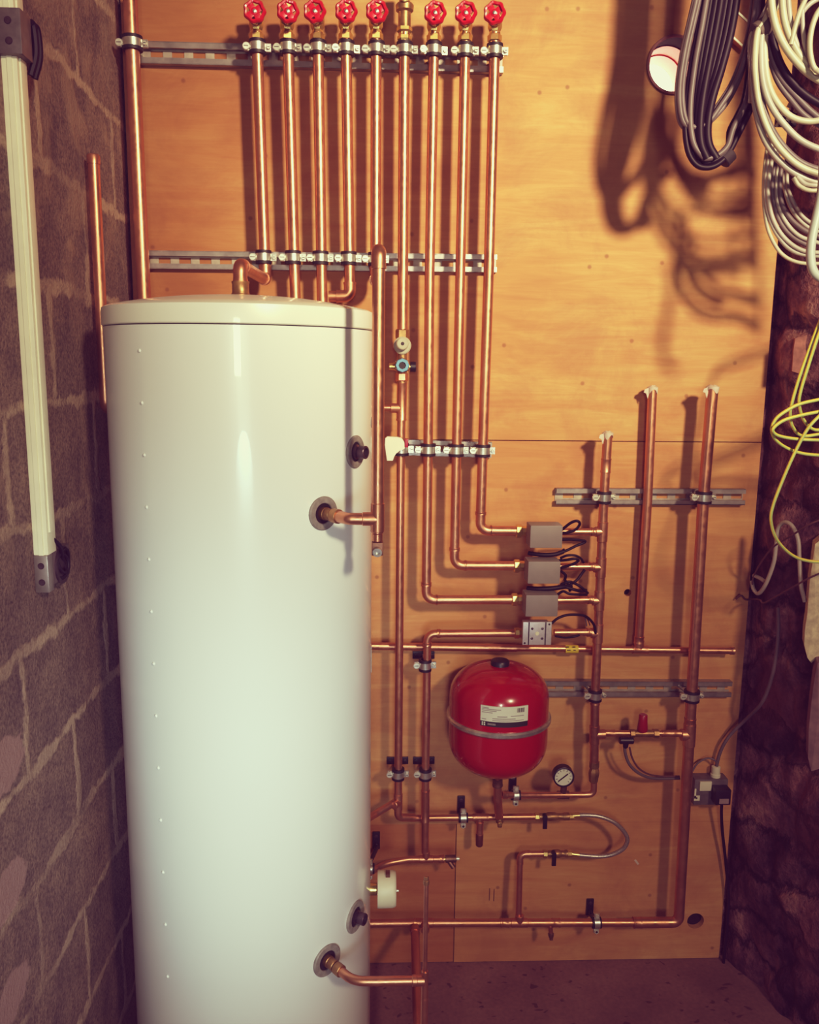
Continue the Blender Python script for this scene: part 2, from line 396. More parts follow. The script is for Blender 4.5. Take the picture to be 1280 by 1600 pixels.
# a copper pipe run: part 'tube' plus its soldered fittings
def pipe(label, pts, r, bend=None, fits=(), elbows=True, group=None, mat='copper', cat='pipe', name='copper_pipe', tees=()):
    W = [p if isinstance(p, Vector) else P(*p) for p in pts]
    bend = bend if bend is not None else r*1.7
    path, arcs = fillet(W, bend)
    base = min(W, key=lambda p: p.z)
    has = (elbows and arcs) or fits or tees
    if not has:
        o = MB().tube(path, r, 18).build(name, mat); return tag(o, label, cat, group)
    t = thing(name, label, cat, base, group)
    MB().tube(path, r, 18).build('tube', mat, t)
    if elbows:
        for a in arcs:
            mb = MB().tube(a, r*1.14, 18)
            for e, f in ((a[0], a[1]), (a[-1], a[-2])):
                d = (e-f).normalized(); mb.cyl(e-d*.002, e+d*.003, r*1.2, 18)
            mb.build('elbow', 'fit', t)
    for f in fits:                        # (fraction index segment, t0, t1, scale)
        i, t0, t1, s = f[:4]
        a, c = W[i], W[i+1]
        p, q = a.lerp(c, t0), a.lerp(c, t1); d = (q-p).normalized()
        mb = MB().lathe(p, d, [(0, r*1.03), (0, r*s*1.05), (.0035, r*s*1.05), (.005, r*s), ((q-p).length-.005, r*s), ((q-p).length-.0035, r*s*1.05), ((q-p).length, r*s*1.05), ((q-p).length, r*1.03)], 18)
        mb.build('coupling', f[4] if len(f) > 4 else 'fit', t)
    for i, tt, d, L in tees:              # tee on segment i, branch towards point d
        p = W[i].lerp(W[i+1], tt); a = (W[i+1]-W[i]).normalized(); D = (d if isinstance(d, Vector) else P(*d))-p
        D = (D-a*D.dot(a)).normalized()
        mb = MB().cyl(p-a*r*2.2, p+a*r*2.2, r*1.14, 18, .001).cyl(p, p+D*r*L, r*1.12, 18, .001)
        mb.build('tee', 'fit', t)
    return t
ORD = ['first', 'second', 'third', 'fourth', 'fifth', 'sixth', 'seventh', 'eighth', 'ninth']

# ------------------------------------------------------------------ setting
def panel(mb, x0, x1, z0, z1, y0, y1, holes=(), seg=40):
    # slab with round through-holes; every hole owns a vertical strip of the slab
    def rect(a, b_, c, d):
        if b_-a > 1e-6 and d-c > 1e-6: mb.box(((a+b_)/2, (y0+y1)/2, (c+d)/2), ((b_-a)/2, (y1-y0)/2, (d-c)/2))
    cur = x0
    for hx, hz, hr in sorted(holes):
        s = hr*1.4; rect(cur, hx-s, z0, z1); rect(hx-s, hx+s, z0, hz-s); rect(hx-s, hx+s, hz+s, z1)
        vs = []; fs = []
        for k in range(seg):
            a = 2*math.pi*k/seg; c, sn = math.cos(a), math.sin(a); q = s/max(abs(c), abs(sn))
            for yy in (y0, y1):
                vs.append((hx+c*hr, yy, hz+sn*hr)); vs.append((hx+c*q, yy, hz+sn*q))
        # exact corners are close enough at this segment count
        for k in range(seg):
            j = (k+1) % seg; A = 4*k; B = 4*j
            fs += [(A, A+1, B+1, B), (A+2, B+2, B+3, A+3), (A, B, B+2, A+2)]
        mb.add(vs, fs); cur = hx+s
    rect(cur, x1, z0, z1); return mb
pxl, pxr = P(199, 250, 0).x, P(1190, 690, 0).x
zj = P(900, 689, 0).z; xj = P(711, 1400, 0).x; zb = P(650, 1288, 0).z
duct = P(1053, 102, 0); dr = 43/F_PX*(duct-CAM).dot(fw)
hA = P(981, 926, 0); hB = P(1087, 1439, 0)
wb = struct(thing('wall_back', 'x', 'x', (0, 0, 0))); del wb['label']; del wb['category']
panel(MB(), XL-.1, 1.9, -.02, 3.1, .022, .16, [(duct.x, duct.z, dr)]).build('masonry', 'stone', wb)
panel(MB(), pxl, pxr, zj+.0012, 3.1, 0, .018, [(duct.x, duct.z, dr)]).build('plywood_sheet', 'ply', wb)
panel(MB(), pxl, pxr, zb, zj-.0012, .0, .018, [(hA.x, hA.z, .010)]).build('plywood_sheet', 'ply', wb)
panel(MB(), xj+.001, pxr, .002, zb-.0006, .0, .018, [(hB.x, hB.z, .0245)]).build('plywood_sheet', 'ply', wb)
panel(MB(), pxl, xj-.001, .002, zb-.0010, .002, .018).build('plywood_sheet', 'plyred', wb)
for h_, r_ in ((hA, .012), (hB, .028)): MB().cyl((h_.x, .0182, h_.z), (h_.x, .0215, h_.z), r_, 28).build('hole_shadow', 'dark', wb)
for x_, y0_, y1_ in ((764.5, 1388, 1407), (771.5, 1389, 1408)):
    p0, p1 = P(x_, y0_, .0002), P(x_+1, y1_, .0002); MB().box((p0+p1)/2, (.0011, .0003, (p0.z-p1.z)/2)).build('pencil_stroke', 'bronze', wb)
p0 = P(995, 1347, .0003); MB().box(p0, (.0028, .0003, .009), (Vector((.8, 0, .6)), Vector((0, 1, 0)), Vector((-.6, 0, .8)))).build('pale_scratch', 'flux', wb)
dt = thing('vent_duct', 'terracotta coloured round duct through the plywood, daylight at far end', 'duct', duct)
prof = [(.056, dr*1.0), (.056, dr*.93), (.115, dr*.93), (.115, dr*.89), (.122, dr*.89), (.122, dr*.93), (.19, dr*.93), (.19, dr*1.0)]
mb = MB(); sg = 48; vs = []
for tt, rr in prof:
    for k in range(sg): vs.append((duct.x+math.cos(2*math.pi*k/sg)*rr*.995, tt, duct.z+math.sin(2*math.pi*k/sg)*rr*.995))
mb.add(vs, [(i*sg+k, i*sg+(k+1) % sg, ((i+1) % 8)*sg+(k+1) % sg, ((i+1) % 8)*sg+k) for i in range(8) for k in range(sg)])
mb.build('tube', 'terracotta', dt)
vs = []
for tt, rr in ((-.004, .995), (-.004, .955), (.056, .955), (.056, .995)):
    for k in range(sg): vs.append((duct.x+math.cos(2*math.pi*k/sg)*dr*rr, tt, duct.z+math.sin(2*math.pi*k/sg)*dr*rr))
MB().add(vs, [(i*sg+k, i*sg+(k+1) % sg, ((i+1) % 4)*sg+(k+1) % sg, ((i+1) % 4)*sg+k) for i in range(4) for k in range(sg)]).build('cut_shade_ring', 'dark', dt)  # near-black ring puts the shade of the hole's front edge into colour
MB().tube([(duct.x+math.cos(2*math.pi*k/sg)*dr*.965, -.006, duct.z+math.sin(2*math.pi*k/sg)*dr*.965) for k in range(sg)], .0035, 8, closed=True).build('rim', 'terrarim', dt)
MB().cyl((duct.x, .192, duct.z), (duct.x, .196, duct.z), dr*1.05, 48).build('daylit_opening', 'daylight', dt)

struct(MB().box((.4, -1.3, -.05), (1.6, 1.65, .05)).build('floor', 'floor'))
struct(MB().box((XL-.05, -.9, 1.55), (.05, 1.05, 1.56)).build('wall_left', 'block'))
struct(MB().box((.4, -.62, 2.99), (1.6, .80, .05)).build('ceiling', 'pinkplaster'))
# right stone reveal: irregular, splayed surface
SPLAY = .35
mb = MB(); NY, NZ = 46, 300
def sx(y, z):
    v = Vector((3.1, y*4.2, z*3.0)); d = noise.fractal(v, 1.0, 2.0, 5)*.036
    w = noise.voronoi(Vector((y*7, z*5.5, 1.7)))[0]; d += min(w[1]-w[0], .35)*-.055
    return XR+.012-y*SPLAY+d*min(1, (-y+.02)*9)
prof_y = [-.42*i/NY for i in range(NY+1)]
vs = []
for j in range(NZ+1):
    z = -.01+3.1*j/NZ
    for y in prof_y: vs.append((sx(y, z)+max(0, (-y-.35))**2*6, y+noise.noise(Vector((z*6, y*3, 5)))*.012*min(1, -y*9), z))
    e = sx(-.42, z)
    for i in range(1, 19): vs.append((e+.03+i*.045, -.435+noise.fractal(Vector((i*.3, 9, z*4)), 1, 2, 4)*.02, z))
    vs.append((e+.03+18*.045, .05, z)); vs.append((XR+.012, .05, z))
W_ = NY+1+20
fs = [(j*W_+i, j*W_+(i+1) % W_, (j+1)*W_+(i+1) % W_, (j+1)*W_+i) for j in range(NZ) for i in range(W_)]
wr = struct(mb.add(vs, fs).build('wall_right', 'stone', angle=75))
def PS(px, py, o):                      # point on the splayed stone reveal, o in front of it
    d = ray(px, py); return CAM + d*((XR+SPLAY*DIST-o)/(d.x+SPLAY*d.y))
def patch(poly, mat, off, nm):
    q_ = min(poly); o_ = max(.02, -PS(q_[0]+4, q_[1], .0).y+off+(.05 if mat != 'brickred' else .012))
    pts = [P(px, py, o_+.004*math.sin(px*3.1+py)) for px, py in poly]
    n = len(pts); c = sum(pts, Vector())/n
    v = pts+[p+Vector((.02, .05, 0)) for p in pts]+[c-Vector((0, .012, 0))]
    f = [(i, (i+1) % n, 2*n) for i in range(n)]+[(i, n+i, n+(i+1) % n, (i+1) % n) for i in range(n)]
    return MB().add(v, f).build(nm, mat, wr)
patch([(1290, 838), (1274, 850), (1270, 880), (1266, 905), (1264, 930), (1262, 958), (1258, 985), (1257, 1008), (1262, 1028), (1268, 1036), (1276, 1030), (1292, 1028)], 'plaster', .022, 'cream_plaster_patch')
patch([(1292, 1032), (1278, 1036), (1273, 1060), (1268, 1100), (1264, 1140), (1263, 1185), (1268, 1205), (1292, 1198)], 'pinkplaster', .022, 'pink_plaster_patch')

patch([(1292, 524), (1262, 523), (1243, 528), (1240, 548), (1238, 580), (1250, 584), (1272, 588), (1292, 586)], 'brickred', .02, 'red_brick_face')
def dep(p): return (p-CAM).dot(fw)
# ------------------------------------------------------------------ hot water cylinder
def flat_ang(px, py):
    d = ray(px, py); return math.atan2(d.x, d.y)
a1, a2 = flat_ang(160, 500), flat_ang(582, 500)
am, ah = (a1+a2)/2, (a2-a1)/2
R = (DIST-.125)/(math.cos(am)/math.sin(ah)+1); dc = R/math.sin(ah)
CX, CY = CAM.x+dc*math.sin(am), CAM.y+dc*math.cos(am)
offc = -CY
z_rim = P(371, 484, offc).z; z_seam = P(371, 515, offc).z; z_dome = P(371, 466, offc-.05).z
def on_cyl(px, py, r=None):
    r = r or R
    d = ray(px, py); ox, oy = CAM.x-CX, CAM.y-CY
    A = d.x**2+d.y**2; B = 2*(ox*d.x+oy*d.y); C_ = ox*ox+oy*oy-r*r
    D = B*B-4*A*C_
    t = (-B-math.sqrt(max(D, 0)))/(2*A); p = CAM+d*t
    return p, Vector((p.x-CX, p.y-CY, 0)).normalized()
tank = thing('hot_water_cylinder', 'tall white hot water cylinder standing on the floor at left', 'water cylinder', (CX, CY, 0))
MB().lathe((CX, CY, 0), (0, 0, 1), [(0, R-.012), (.004, R-.004), (.012, R), (z_seam-.001, R), (z_seam-.001, R-.02)], 128).build('body', 'tank', tank)
MB().lathe((CX, CY, 0), (0, 0, 1), [(z_seam+.001, R-.03), (z_seam+.001, R+.0015), (z_seam+.003, R+.003), (z_rim-.012, R+.003), (z_rim-.004, R+.0015), (z_rim, R-.006)] +
           [(z_rim+(z_dome-z_rim)*(1-(1-k/10)**2.2), (R-.006)*(1-k/10)) for k in range(1, 10)] + [(z_dome, .004)], 128).build('lid', 'lid', tank, angle=30)
for i in range(13):
    p, n = on_cyl(218+i*3.65+(.0), 548+i*81.5)
    MB().lathe(p-n*.001, n, [(0, .0036), (.0016, .0034), (.0028, .0022), (.0033, .0005)], 14).build('rivet', 'tank', tank)
def ring(o, ax, ri, ro, h):
    return MB().lathe(o, ax, [(0, ri), (h, ri), (h, ro-.002), (h*.5, ro), (0, ro)], 36)
def port(px, py, w, stub):
    p, n = on_cyl(px, py); s = dep(p)/F_PX
    ro = w*s
    f = MB().lathe(p-n*.006, n, [(0, ro*.60), (.0085, ro*.60), (.0100, ro*.64), (.0100, ro*.94), (.008, ro), (0, ro)], 40).build('port_flange', 'flange', tank)
    MB().lathe(p-n*.004, n, [(0, ro*.61), (.0045, ro*.61)], 32).build('port_recess', 'dark', f)
    if stub:
        MB().lathe(p-n*.002, n, [(0, .015), (.006, .015), (.008, .0105), (.013, .0105), (.013, .0130), (.026, .0130), (.027, .0122), (.027, .0090), (.015, .0085)], 24).build('port_stub', 'portmetal', f)
    else:
        MB().lathe(p-n*.002, n, [(0, .0125), (.012, .0125), (.013, .0115), (.028, .0115), (.029, .0105)], 24).build('port_nut', 'dullbrass', f)
    return p, n
port(555, 706, 26, True); pU, nU = port(505, 802, 27, False)
port(555, 1432, 25, True); pD, nD = port(511, 1500, 26, False)
p, n = on_cyl(580.5, 660); MB().lathe(p-n*.001, n, [(0, .011), (.002, .011), (.002, .006), (.001, .005)], 20).build('small_plug', 'flange', tank)
p, n = on_cyl(371, 470); 
MB().lathe((CX, CY, z_dome-.01), (0, 0, 1), [(0, .020), (.014, .020), (.016, .017)], 24).build('top_boss', 'dullbrass', tank)
p, n = on_cyl(580.3, 1028); t_ = Vector((-n.y, n.x, 0))
MB().box(p, (.010, .0008, .030), (t_, n, Vector((0, 0, 1)))).build('data_label', 'flange', tank)
# electric thermostat housing on the right flank
pc = P(590, 1389, offc-.02); 
th = thing('immersion_heater', 'round ivory heater cap on the right flank of the white cylinder', 'heater', (CX+R, pc.y, pc.z))
MB().cyl((CX+R-.004, pc.y, pc.z), (CX+R+.016, pc.y, pc.z), .014, 24, .002).build('brass_boss', 'brass', th)
s_ = dep(pc)/F_PX; xe = P(619, 1389, offc-.02).x; xs = P(590, 1389, offc-.02).x
xs = max(xs, CX+R+.004)
cp = MB().lathe((xs, pc.y, pc.z), (1, 0, 0), [(0, 27.5*s_), (.003, 28*s_), (xe-xs-.008, 27.5*s_), (xe-xs-.002, 26*s_), (xe-xs, 24*s_)], 48).build('cap', 'ivory', th)
MB().box((xs+(xe-xs)*.55, pc.y-.006, pc.z+27*s_), (.005, .009, .006)).build('cable_notch', 'bronze', cp)
MB().cyl((xe-.002, pc.y, pc.z-.005), (xe+.006, pc.y, pc.z-.005), .0028, 12).build('screw', 'screw', cp)

# ------------------------------------------------------------------ mounting rails
def rail(a, b, hpx, label, depth=.021, slots=True):
    A, B = P(*a, 0), P(*b, 0); A.y = B.y = 0
    u = (B-A).normalized(); L = (B-A).length; w = Vector((0, -1, 0)); v = w.cross(u)
    if v.z < 0: v = -v
    hh = hpx/F_PX*dep((A+B)/2)/2
    t = thing('mounting_rail', label, 'rail', A-v*hh)
    mb = MB(); c = lambda s, q, o: A+u*s+v*q+w*o
    def bx(s0, s1, q0, q1, o0, o1):
        mb.box(c((s0+s1)/2, (q0+q1)/2, (o0+o1)/2), ((s1-s0)/2, (q1-q0)/2, (o1-o0)/2), (u, v, w))
    T = .0025
    for sg_ in (1, -1):
        q0, q1 = sorted((sg_*hh, sg_*(hh-T))); bx(0, L, q0, q1, 0, depth)
        q0, q1 = sorted((sg_*hh, sg_*(hh*.54))); bx(0, L, q0, q1, depth-T, depth)
        q0, q1 = sorted((sg_*(hh*.54), sg_*(hh*.54-T))); bx(0, L, q0, q1, depth-.007, depth)
    mb.build('channel', 'galv', t)
    mb = MB()
    sh = hh*.32; pitch = .05; x = 0
    bx(0, L, sh, hh-T, .0006, T); bx(0, L, -hh+T, -sh, .0006, T)
    while x < L:
        bx(x, min(L, x+.021), -sh, sh, .0006, T); x += pitch
    mb.build('slotted_back', 'galvwarm', t)
    return t
rail((222, 86), (785, 101), 32, 'long slotted steel rail at top, behind the red valve handwheels')
rail((235, 407), (775, 413), 27, 'long slotted steel rail just above the white cylinder lid')
rail((636, 698), (767, 702), 24, 'short steel rail at mid height, behind three copper pipes')
rail((867, 774), (1160, 775), 25, 'slotted steel rail behind the three capped pipes at right')
rail((840, 1072), (1139, 1073), 25, 'steel rail at right of the red expansion vessel')

# ------------------------------------------------------------------ pipe clips
def clip_proto(r, stud, plate, label):
    t = thing('pipe_clip', label, 'pipe clip', (0, 0, 0))
    MB().lathe((0, 0, -.0155), (0, 0, 1), [(0, r+.0004), (.031, r+.0004), (.031, r+.0062), (.0240, r+.0066), (.0240, r+.003), (.0070, r+.003), (.0070, r+.0066), (0, r+.0062)], 28).build('rubber_lining', 'rubber', t)
    b = MB().lathe((0, 0, -.0085), (0, 0, 1), [(0, r+.0032), (.017, r+.0032), (.017, r+.0058), (0, r+.0058)], 28)
    for s in (-1, 1):
        b.box((s*(r+.011), -.0012, 0), (.007, .0013, .0085)); b.box((s*(r+.011), .0032, 0), (.007, .0013, .0085))
    b.build('band', 'zinc', t)
    for s, h in ((-1, .0085), (1, .0048)):
        k = MB().lathe((s*(r+.0125), -.0026, 0), (0, -1, 0), [(-.012, .003), (0, .003), (0, h-.0006), (.0008, h), (.0045, h), (.0058, h*.84)], 18 if s < 0 else 14).build('screw', 'screw', t)
        MB().box((s*(r+.0125), -.0086, 0), (h*.62, .0004, .0007)).build('screw_slot', 'ink', k)
    MB().cyl((0, r+.005, 0), (0, r+.005+stud, 0), .0045, 12).build('stud', 'zinc', t)
    if plate:
        q = MB().box((0, r+.005+stud, 0), (.030, .002, .0105), bev=.0015).build('base_plate', 'blackplastic', t)
        for s in (-1, 1): MB().lathe((s*.021, r+.003+stud, 0), (0, -1, 0), [(0, .0055), (.0015, .005), (.0022, .003)], 14).build('plate_screw', 'rubber', q)
    return t
_first = {}
def clip(px, py, off, r, label, group, plate=False, horiz=False, tilt=0, back=None):
    p = P(px, py, off); gap = (off-r-.005) - (.0045 if plate else (.0005 if back is None else back))
    key = (round(r, 4), round(gap, 4), plate)
    rot = (0, math.radians(-90 if horiz else 0), math.radians(tilt))
    if key not in _first:
        o = clip_proto(r, gap, plate, label); _first[key] = o; o.location = p; o.rotation_euler = rot; o['group'] = group
        return o
    return dup(_first[key], p, label, group, rot)

# ------------------------------------------------------------------ manifold pipes
RM, OM = .0128, .082
tops = [(402, 75), (450, 76), (497, 77), (541, 78), (588, 79), (632, 80), (678, 81), (727, 82), (773, 83)]
mids = [(412, 405), (458, 406), (501, 407), (545, 408), (588, 385), (630, 410), (672, 405), (720, 407), (765, 408)]
def ext(a, b, y):                      # continue a pixel line to a given height
    t = (y-a[1])/(b[1]-a[1]); return (a[0]+(b[0]-a[0])*t, y)
T = [(*ext(a, b, 52), OM) for a, b in zip(tops, mids)]
# pipe 1 turns forward over the lid and drops into the top of the cylinder
e1 = P(415, 437, OM)
pTop = Vector((CX, CY, 0)); e2 = Vector((CX, CY, e1.z))
pipe('first copper pipe from left, bending forward into the cylinder lid', [P(*T[0]), e1, e2, Vector((CX, CY, z_dome+.003))], RM, RM*1.3,
     fits=[(2, .55, 1, 1.35, 'dullbrass')], group='copper manifold pipes')
pipe('second copper pipe from left, passing down behind the cylinder', [P(*T[1]), P(461, 445, OM), P(468, 640, OM)], RM, 0, elbows=False, group='copper manifold pipes')
pipe('third copper pipe from left, passing down behind the cylinder', [P(*T[2]), P(503, 445, OM), P(507, 640, OM)], RM, 0, elbows=False, group='copper manifold pipes')
pipe('fourth copper pipe from left, elbowing left behind the cylinder lid', [P(*T[3]), P(547, 463, OM), P(514, 463, OM)], RM, RM*1.3, group='copper manifold pipes')
# riser in front of the cylinder shoulder
OR = .655
rt = P(592, 391, OR); back = Vector((P(587, 440, OM).x, -OM, rt.z))
pipe('fifth copper pipe from left, ending in an elbow behind the riser', [P(*T[4]), back+Vector((0, 0, .0)), back+Vector((0, -.05, 0))], RM, RM*1.3, group='copper manifold pipes')
rb = Vector((P(590, 810, OR).x, -OR, pU.z))
RR = .0112
rise = pipe('bare copper riser in front of the white cylinder right edge', [back+Vector((0, -.052, 0)), Vector((P(592, 391, OR).x, -OR, rt.z)), rb-Vector((0, 0, .026))], RR, RR*1.4,
     fits=[(1, .10, .20, 1.0)][:0], tees=[])
riset = rise
b1 = pU+nU*.034
MB().tube(fillet([pU+nU*.031, pU+nU*.075, Vector((rb.x-.05, rb.y, rb.z)), rb], .06, 10)[0], RR, 18).build('branch_tube', 'copper', riset)
MB().cyl(rb-Vector((0, 0, .024)), rb+Vector((0, 0, .03)), RR*1.13, 20, .001).cyl(rb-Vector((.028, 0, 0)), rb, RR*1.13, 20, .001).build('tee', 'fit', riset)
MB().cyl(pU+nU*.0305, pU+nU*.048, RR*1.22, 20, .001).build('brass_nut', 'dullbrass', riset)
dv = thing('drain_valve', 'short brass drain valve under the tall riser beside the cylinder', 'valve', rb-Vector((0, 0, .07)))
MB().cyl(rb-Vector((0, 0, .042)), rb-Vector((0, 0, .027)), RR*.85, 20, .001).build('neck', 'fit', dv)
MB().box(rb-Vector((0, 0, .055)), (.0105, .0105, .0125), bev=.002).build('body', 'bronze', dv)
MB().lathe(rb-Vector((0, .0105, .058)), (0, -1, -.15), [(0, .008), (.006, .0085), (.010, .0085), (.010, .0045), (.004, .004)], 18).build('outlet', 'zinc', dv)

# lower cylinder connection and foreground thin riser
OF = .66
fb = Vector((P(664, 1522, OF).x, -OF, pD.z)); RB = .0085*1.0
lp = thing('copper_pipe', 'copper pipe from the lowest cylinder port to a thin upright', 'pipe', pD)
MB().tube(fillet([pD+nD*.031, pD+nD*.085, Vector((fb.x-.10, fb.y, fb.z)), fb], .07, 12)[0], RB*1.12, 18).build('tube', 'copper', lp)
MB().cyl(pD+nD*.0305, pD+nD*.048, RB*1.5, 20, .001).build('brass_nut', 'dullbrass', lp)
MB().cyl(fb-Vector((.016, 0, 0)), fb, RB*1.28, 20, .001).cyl(fb-Vector((0, 0, .05)), fb+Vector((0, 0, .022)), RB*.85, 20, .001).build('tee', 'fit', lp)
MB().cyl(fb-Vector((.026, 0, 0)), fb-Vector((.015, 0, 0)), RB*1.32, 20, .001).build('coupling', 'fit', lp)
ft = P(669, 1372, OF); ft = Vector((fb.x, -OF, ft.z))
MB().tube([fb+Vector((0, 0, .015)), ft-Vector((0, 0, .010))], .0048, 16).build('upright_tube', 'copper', lp)
MB().cyl(ft-Vector((0, 0, .014)), ft-Vector((0, 0, .004)), .0062, 16, .001).cyl(ft-Vector((0, 0, .004)), ft+Vector((0, 0, .004)), .0050, 6, .0008).build('end_cap', 'dullbrass', lp)
bp0 = P(648, 1443, .088)
dn = Vector((fb.x, -OF, bp0.z))
MB().tube(fillet([fb-Vector((0, 0, .04)), dn, Vector((dn.x-.004, -OF+.05, dn.z))], .015)[0], .0075, 16).build('down_tube', 'copper', lp)

# gate valves
def valve_proto(label):
    t = thing('gate_valve', label, 'valve', (0, 0, 0))
    MB().lathe((0, 0, -.040), (0, 0, 1), [(0, .0135), (.002, .0165), (.014, .0165), (.016, .0135), (.022, .0125), (.030, .016), (.050, .016), (.056, .0125), (.062, .0165), (.076, .0165), (.078, .014)], 6).build('body', 'brass', t, angle=25)
    MB().lathe((0, 0, 0), (0, -1, 0), [(0, .014), (.022, .013), (.023, .015), (.030, .015), (.032, .009), (.040, .008), (.040, .004), (.060, .004)], 20).build('bonnet', 'dullbrass', t)
    h = MB(); N = 84; cy = -.058
    rr = lambda a, R0: R0*.90*(1+.05*math.cos(7*a))
    secs = [(.0275, .000), (.0270, -.005), (.0235, -.0085), (.0195, -.0075), (.0185, -.002), (.0205, .004), (.0250, .005)]
    vs = [(math.cos(2*math.pi*k/N)*rr(2*math.pi*k/N, q), cy+o, math.sin(2*math.pi*k/N)*rr(2*math.pi*k/N, q)) for q, o in secs for k in range(N)]
    m_ = len(secs)
    h.add(vs, [(i*N+k, i*N+(k+1) % N, ((i+1) % m_)*N+(k+1) % N, ((i+1) % m_)*N+k) for i in range(m_) for k in range(N)])
    for i in range(4):
        a = math.radians(35+90*i); d = Vector((math.cos(a), 0, math.sin(a))); s = Vector((-d.z, 0, d.x))
        h.box(Vector((0, cy+.0005, 0))+d*.0115, (.0085, .0022, .0070), (d, Vector((0, 1, 0)), s), .001)
    h.lathe((0, cy+.006, 0), (0, -1, 0), [(0, .008), (.008, .0085), (.010, .006)], 20)
    w = h.build('handwheel', 'red', t, angle=50)
    MB().lathe((0, cy-.004, 0), (0, -1, 0), [(0, .0045), (.002, .004), (.003, .0015)], 14).build('centre_screw', 'zinc', w)
    return t
heads = [398, 450, 492, 541, 589, None, 680, 728, 773]
vp = None
side = ['leftmost', 'second from left', 'third from left', 'fourth from left', 'next left of the tall brass fitting', '', 'next right of the tall brass fitting', 'second from the right end', 'rightmost']
for i in range(9):
    if i == 5: continue
    hx = heads[i]; z0_ = P(hx, 17.5 + (i > 4)*2.5, OM+.06).z
    tp = P(*T[i]); loc = Vector((tp.x-.0008, -OM, z0_))
    lb = 'red-wheeled brass gate valve along the top, '+side[i]
    if vp is None: vp = valve_proto(lb); vp['group'] = 'red gate valves'; o = vp; o.location = loc
    else: o = dup(vp, loc, lb, 'red gate valves')
    o.rotation_euler = (0, 0, math.atan2((P(hx, 20, OM+.058).x-loc.x), .058)*1.0)
# the tall brass fitting on pipe six
av = thing('brass_fitting', 'tall dark brass valve without a wheel among the red handwheels', 'valve', P(632, 70, OM))
zt = lambda y: P(632, y, OM).z
o6 = P(632, 60, OM); 
MB().lathe((o6.x, o6.y, 0), (0, 0, 1), [(zt(66), .0135), (zt(62), .0165), (zt(57), .0165), (zt(56), .013), (zt(52), .014), (zt(49), .018), (zt(44), .018), (zt(43), .014)], 6).build('nut', 'brass', av, angle=25)
MB().lathe((o6.x, o6.y, 0), (0, 0, 1), [(zt(44), .0145), (zt(20), .0145), (zt(17), .020), (zt(9), .021), (zt(6), .018), (zt(4), .0125), (zt(-30), .0125)], 24).build('body', 'dullbrass', av)
MB().lathe((o6.x, o6.y-.012, zt(2)), (0, -1, 0), [(0, .011), (.012, .011), (.014, .008)], 18).build('side_cap', 'brass', av)

# clips on the top rail and the rail above the cylinder
clip(203+4, 68, .082, .0165, 'pipe clip at the left end of the top rail, around the thick corner pipe', 'pipe clips on the top rail', tilt=0)
for i in range(9):
    x, y = tops[i]
    clip(x+.3, 73+i*.8+1, OM, RM, 'rubber-lined clip on the top rail round the %s thin copper pipe from left' % ORD[i], 'pipe clips on the top rail', tilt=-4 if i % 3 else 5)
for i in range(4):
    x, y = mids[i]
    clip(x, 402+i*.6, OM, RM, 'rubber-lined clip on the rail above the cylinder, %s from left' % ORD[i], 'pipe clips on the rail above the cylinder')
clip(587.5, 405, OM, RM, 'clip half hidden behind the riser on the rail above the cylinder', 'pipe clips on the rail above the cylinder')

# thick pipe in the left corner, short stub pipe beside the cylinder
pipe('thick copper pipe running down the left corner of the plywood', [(202, -30, .082), (225, 460, .082), (240, 800, .082)], .0160, 0, elbows=False)
q0 = P(146, 247, .42); q1 = P(160.5, 640, .42); q1 = Vector((q0.x, q0.y, q1.z))
sp_ = thing('copper_pipe', 'capped copper pipe standing between block wall and white cylinder', 'pipe', q1)
xs_ = XL+.024; 
qq0 = PX(146, 247, xs_); qq1 = Vector((xs_, qq0.y, PX(160, 640, xs_).z))
MB().tube(fillet([qq0, qq1, qq1+Vector((0, .12, -.004))], .02)[0], .0120, 18).build('tube', 'copper', sp_)
MB().lathe(qq0-Vector((0, 0, .012)), (0, 0, 1), [(0, .0120), (0, .0134), (.016, .0134), (.019, .0115), (.020, .007)], 20).build('end_cap', 'fit', sp_)
clipw = None

# ------------------------------------------------------------------ pipes 6 to 9 below
R6, O6 = .0105, .082
pipe('sixth copper pipe from left, upper length above the blue capped valve', [P(*T[5]), P(629, 520, O6)], RM, 0, elbows=False, group='copper manifold pipes')
z6 = lambda y: P(628, y, O6).z; x6 = P(628.5, 545, O6).x
rv = thing('pressure_reducing_valve', 'brass valve with round grey cap and blue cap on the sixth pipe', 'valve', (x6, -O6, z6(600)))
MB().lathe((x6, -O6, 0), (0, 0, 1), [(z6(530), .0135), (z6(528), .0165), (z6(516), .0165), (z6(514), .0135)], 6).build('top_nut', 'dullbrass', rv, angle=25)
MB().cyl((x6, -O6, z6(600)), (x6, -O6, z6(522)), .0125, 20).lathe((x6, -O6, z6(571)), (0, -1, 0), [(-.02, .02), (.012, .02), (.014, .018)], 6).build('body', 'dullbrass', rv, angle=25)
c0 = Vector((x6, -O6, P(628, 538, O6+.05).z+.004))
gc = MB().lathe(c0+Vector((0, .03, -.006)), (0, -1, 0), [(0, .016), (.012, .016), (.014, .0205), (.044, .0215), (.046, .019), (.046, .0145)], 32).lathe(c0+Vector((0, -.016, -.002)), (0, -1, 0), [(-.004, .0155), (.016, .0150), (.018, .0125)], 28).build('grey_cap', 'putty', rv)
MB().lathe(c0+Vector((0, -.0341, -.002)), (0, -1, 0), [(0, .0042), (.0004, .0042)], 16).build('cap_hole', 'ink', gc)
c1 = Vector((x6, -O6-.01, P(628, 571, O6+.03).z))
bc = MB().lathe(c1, (0, -1, 0), [(-.004, .0175), (.020, .0170), (.022, .0155), (.022, .009), (.016, .009)], 8).build('blue_cap', 'blue', rv, angle=25)
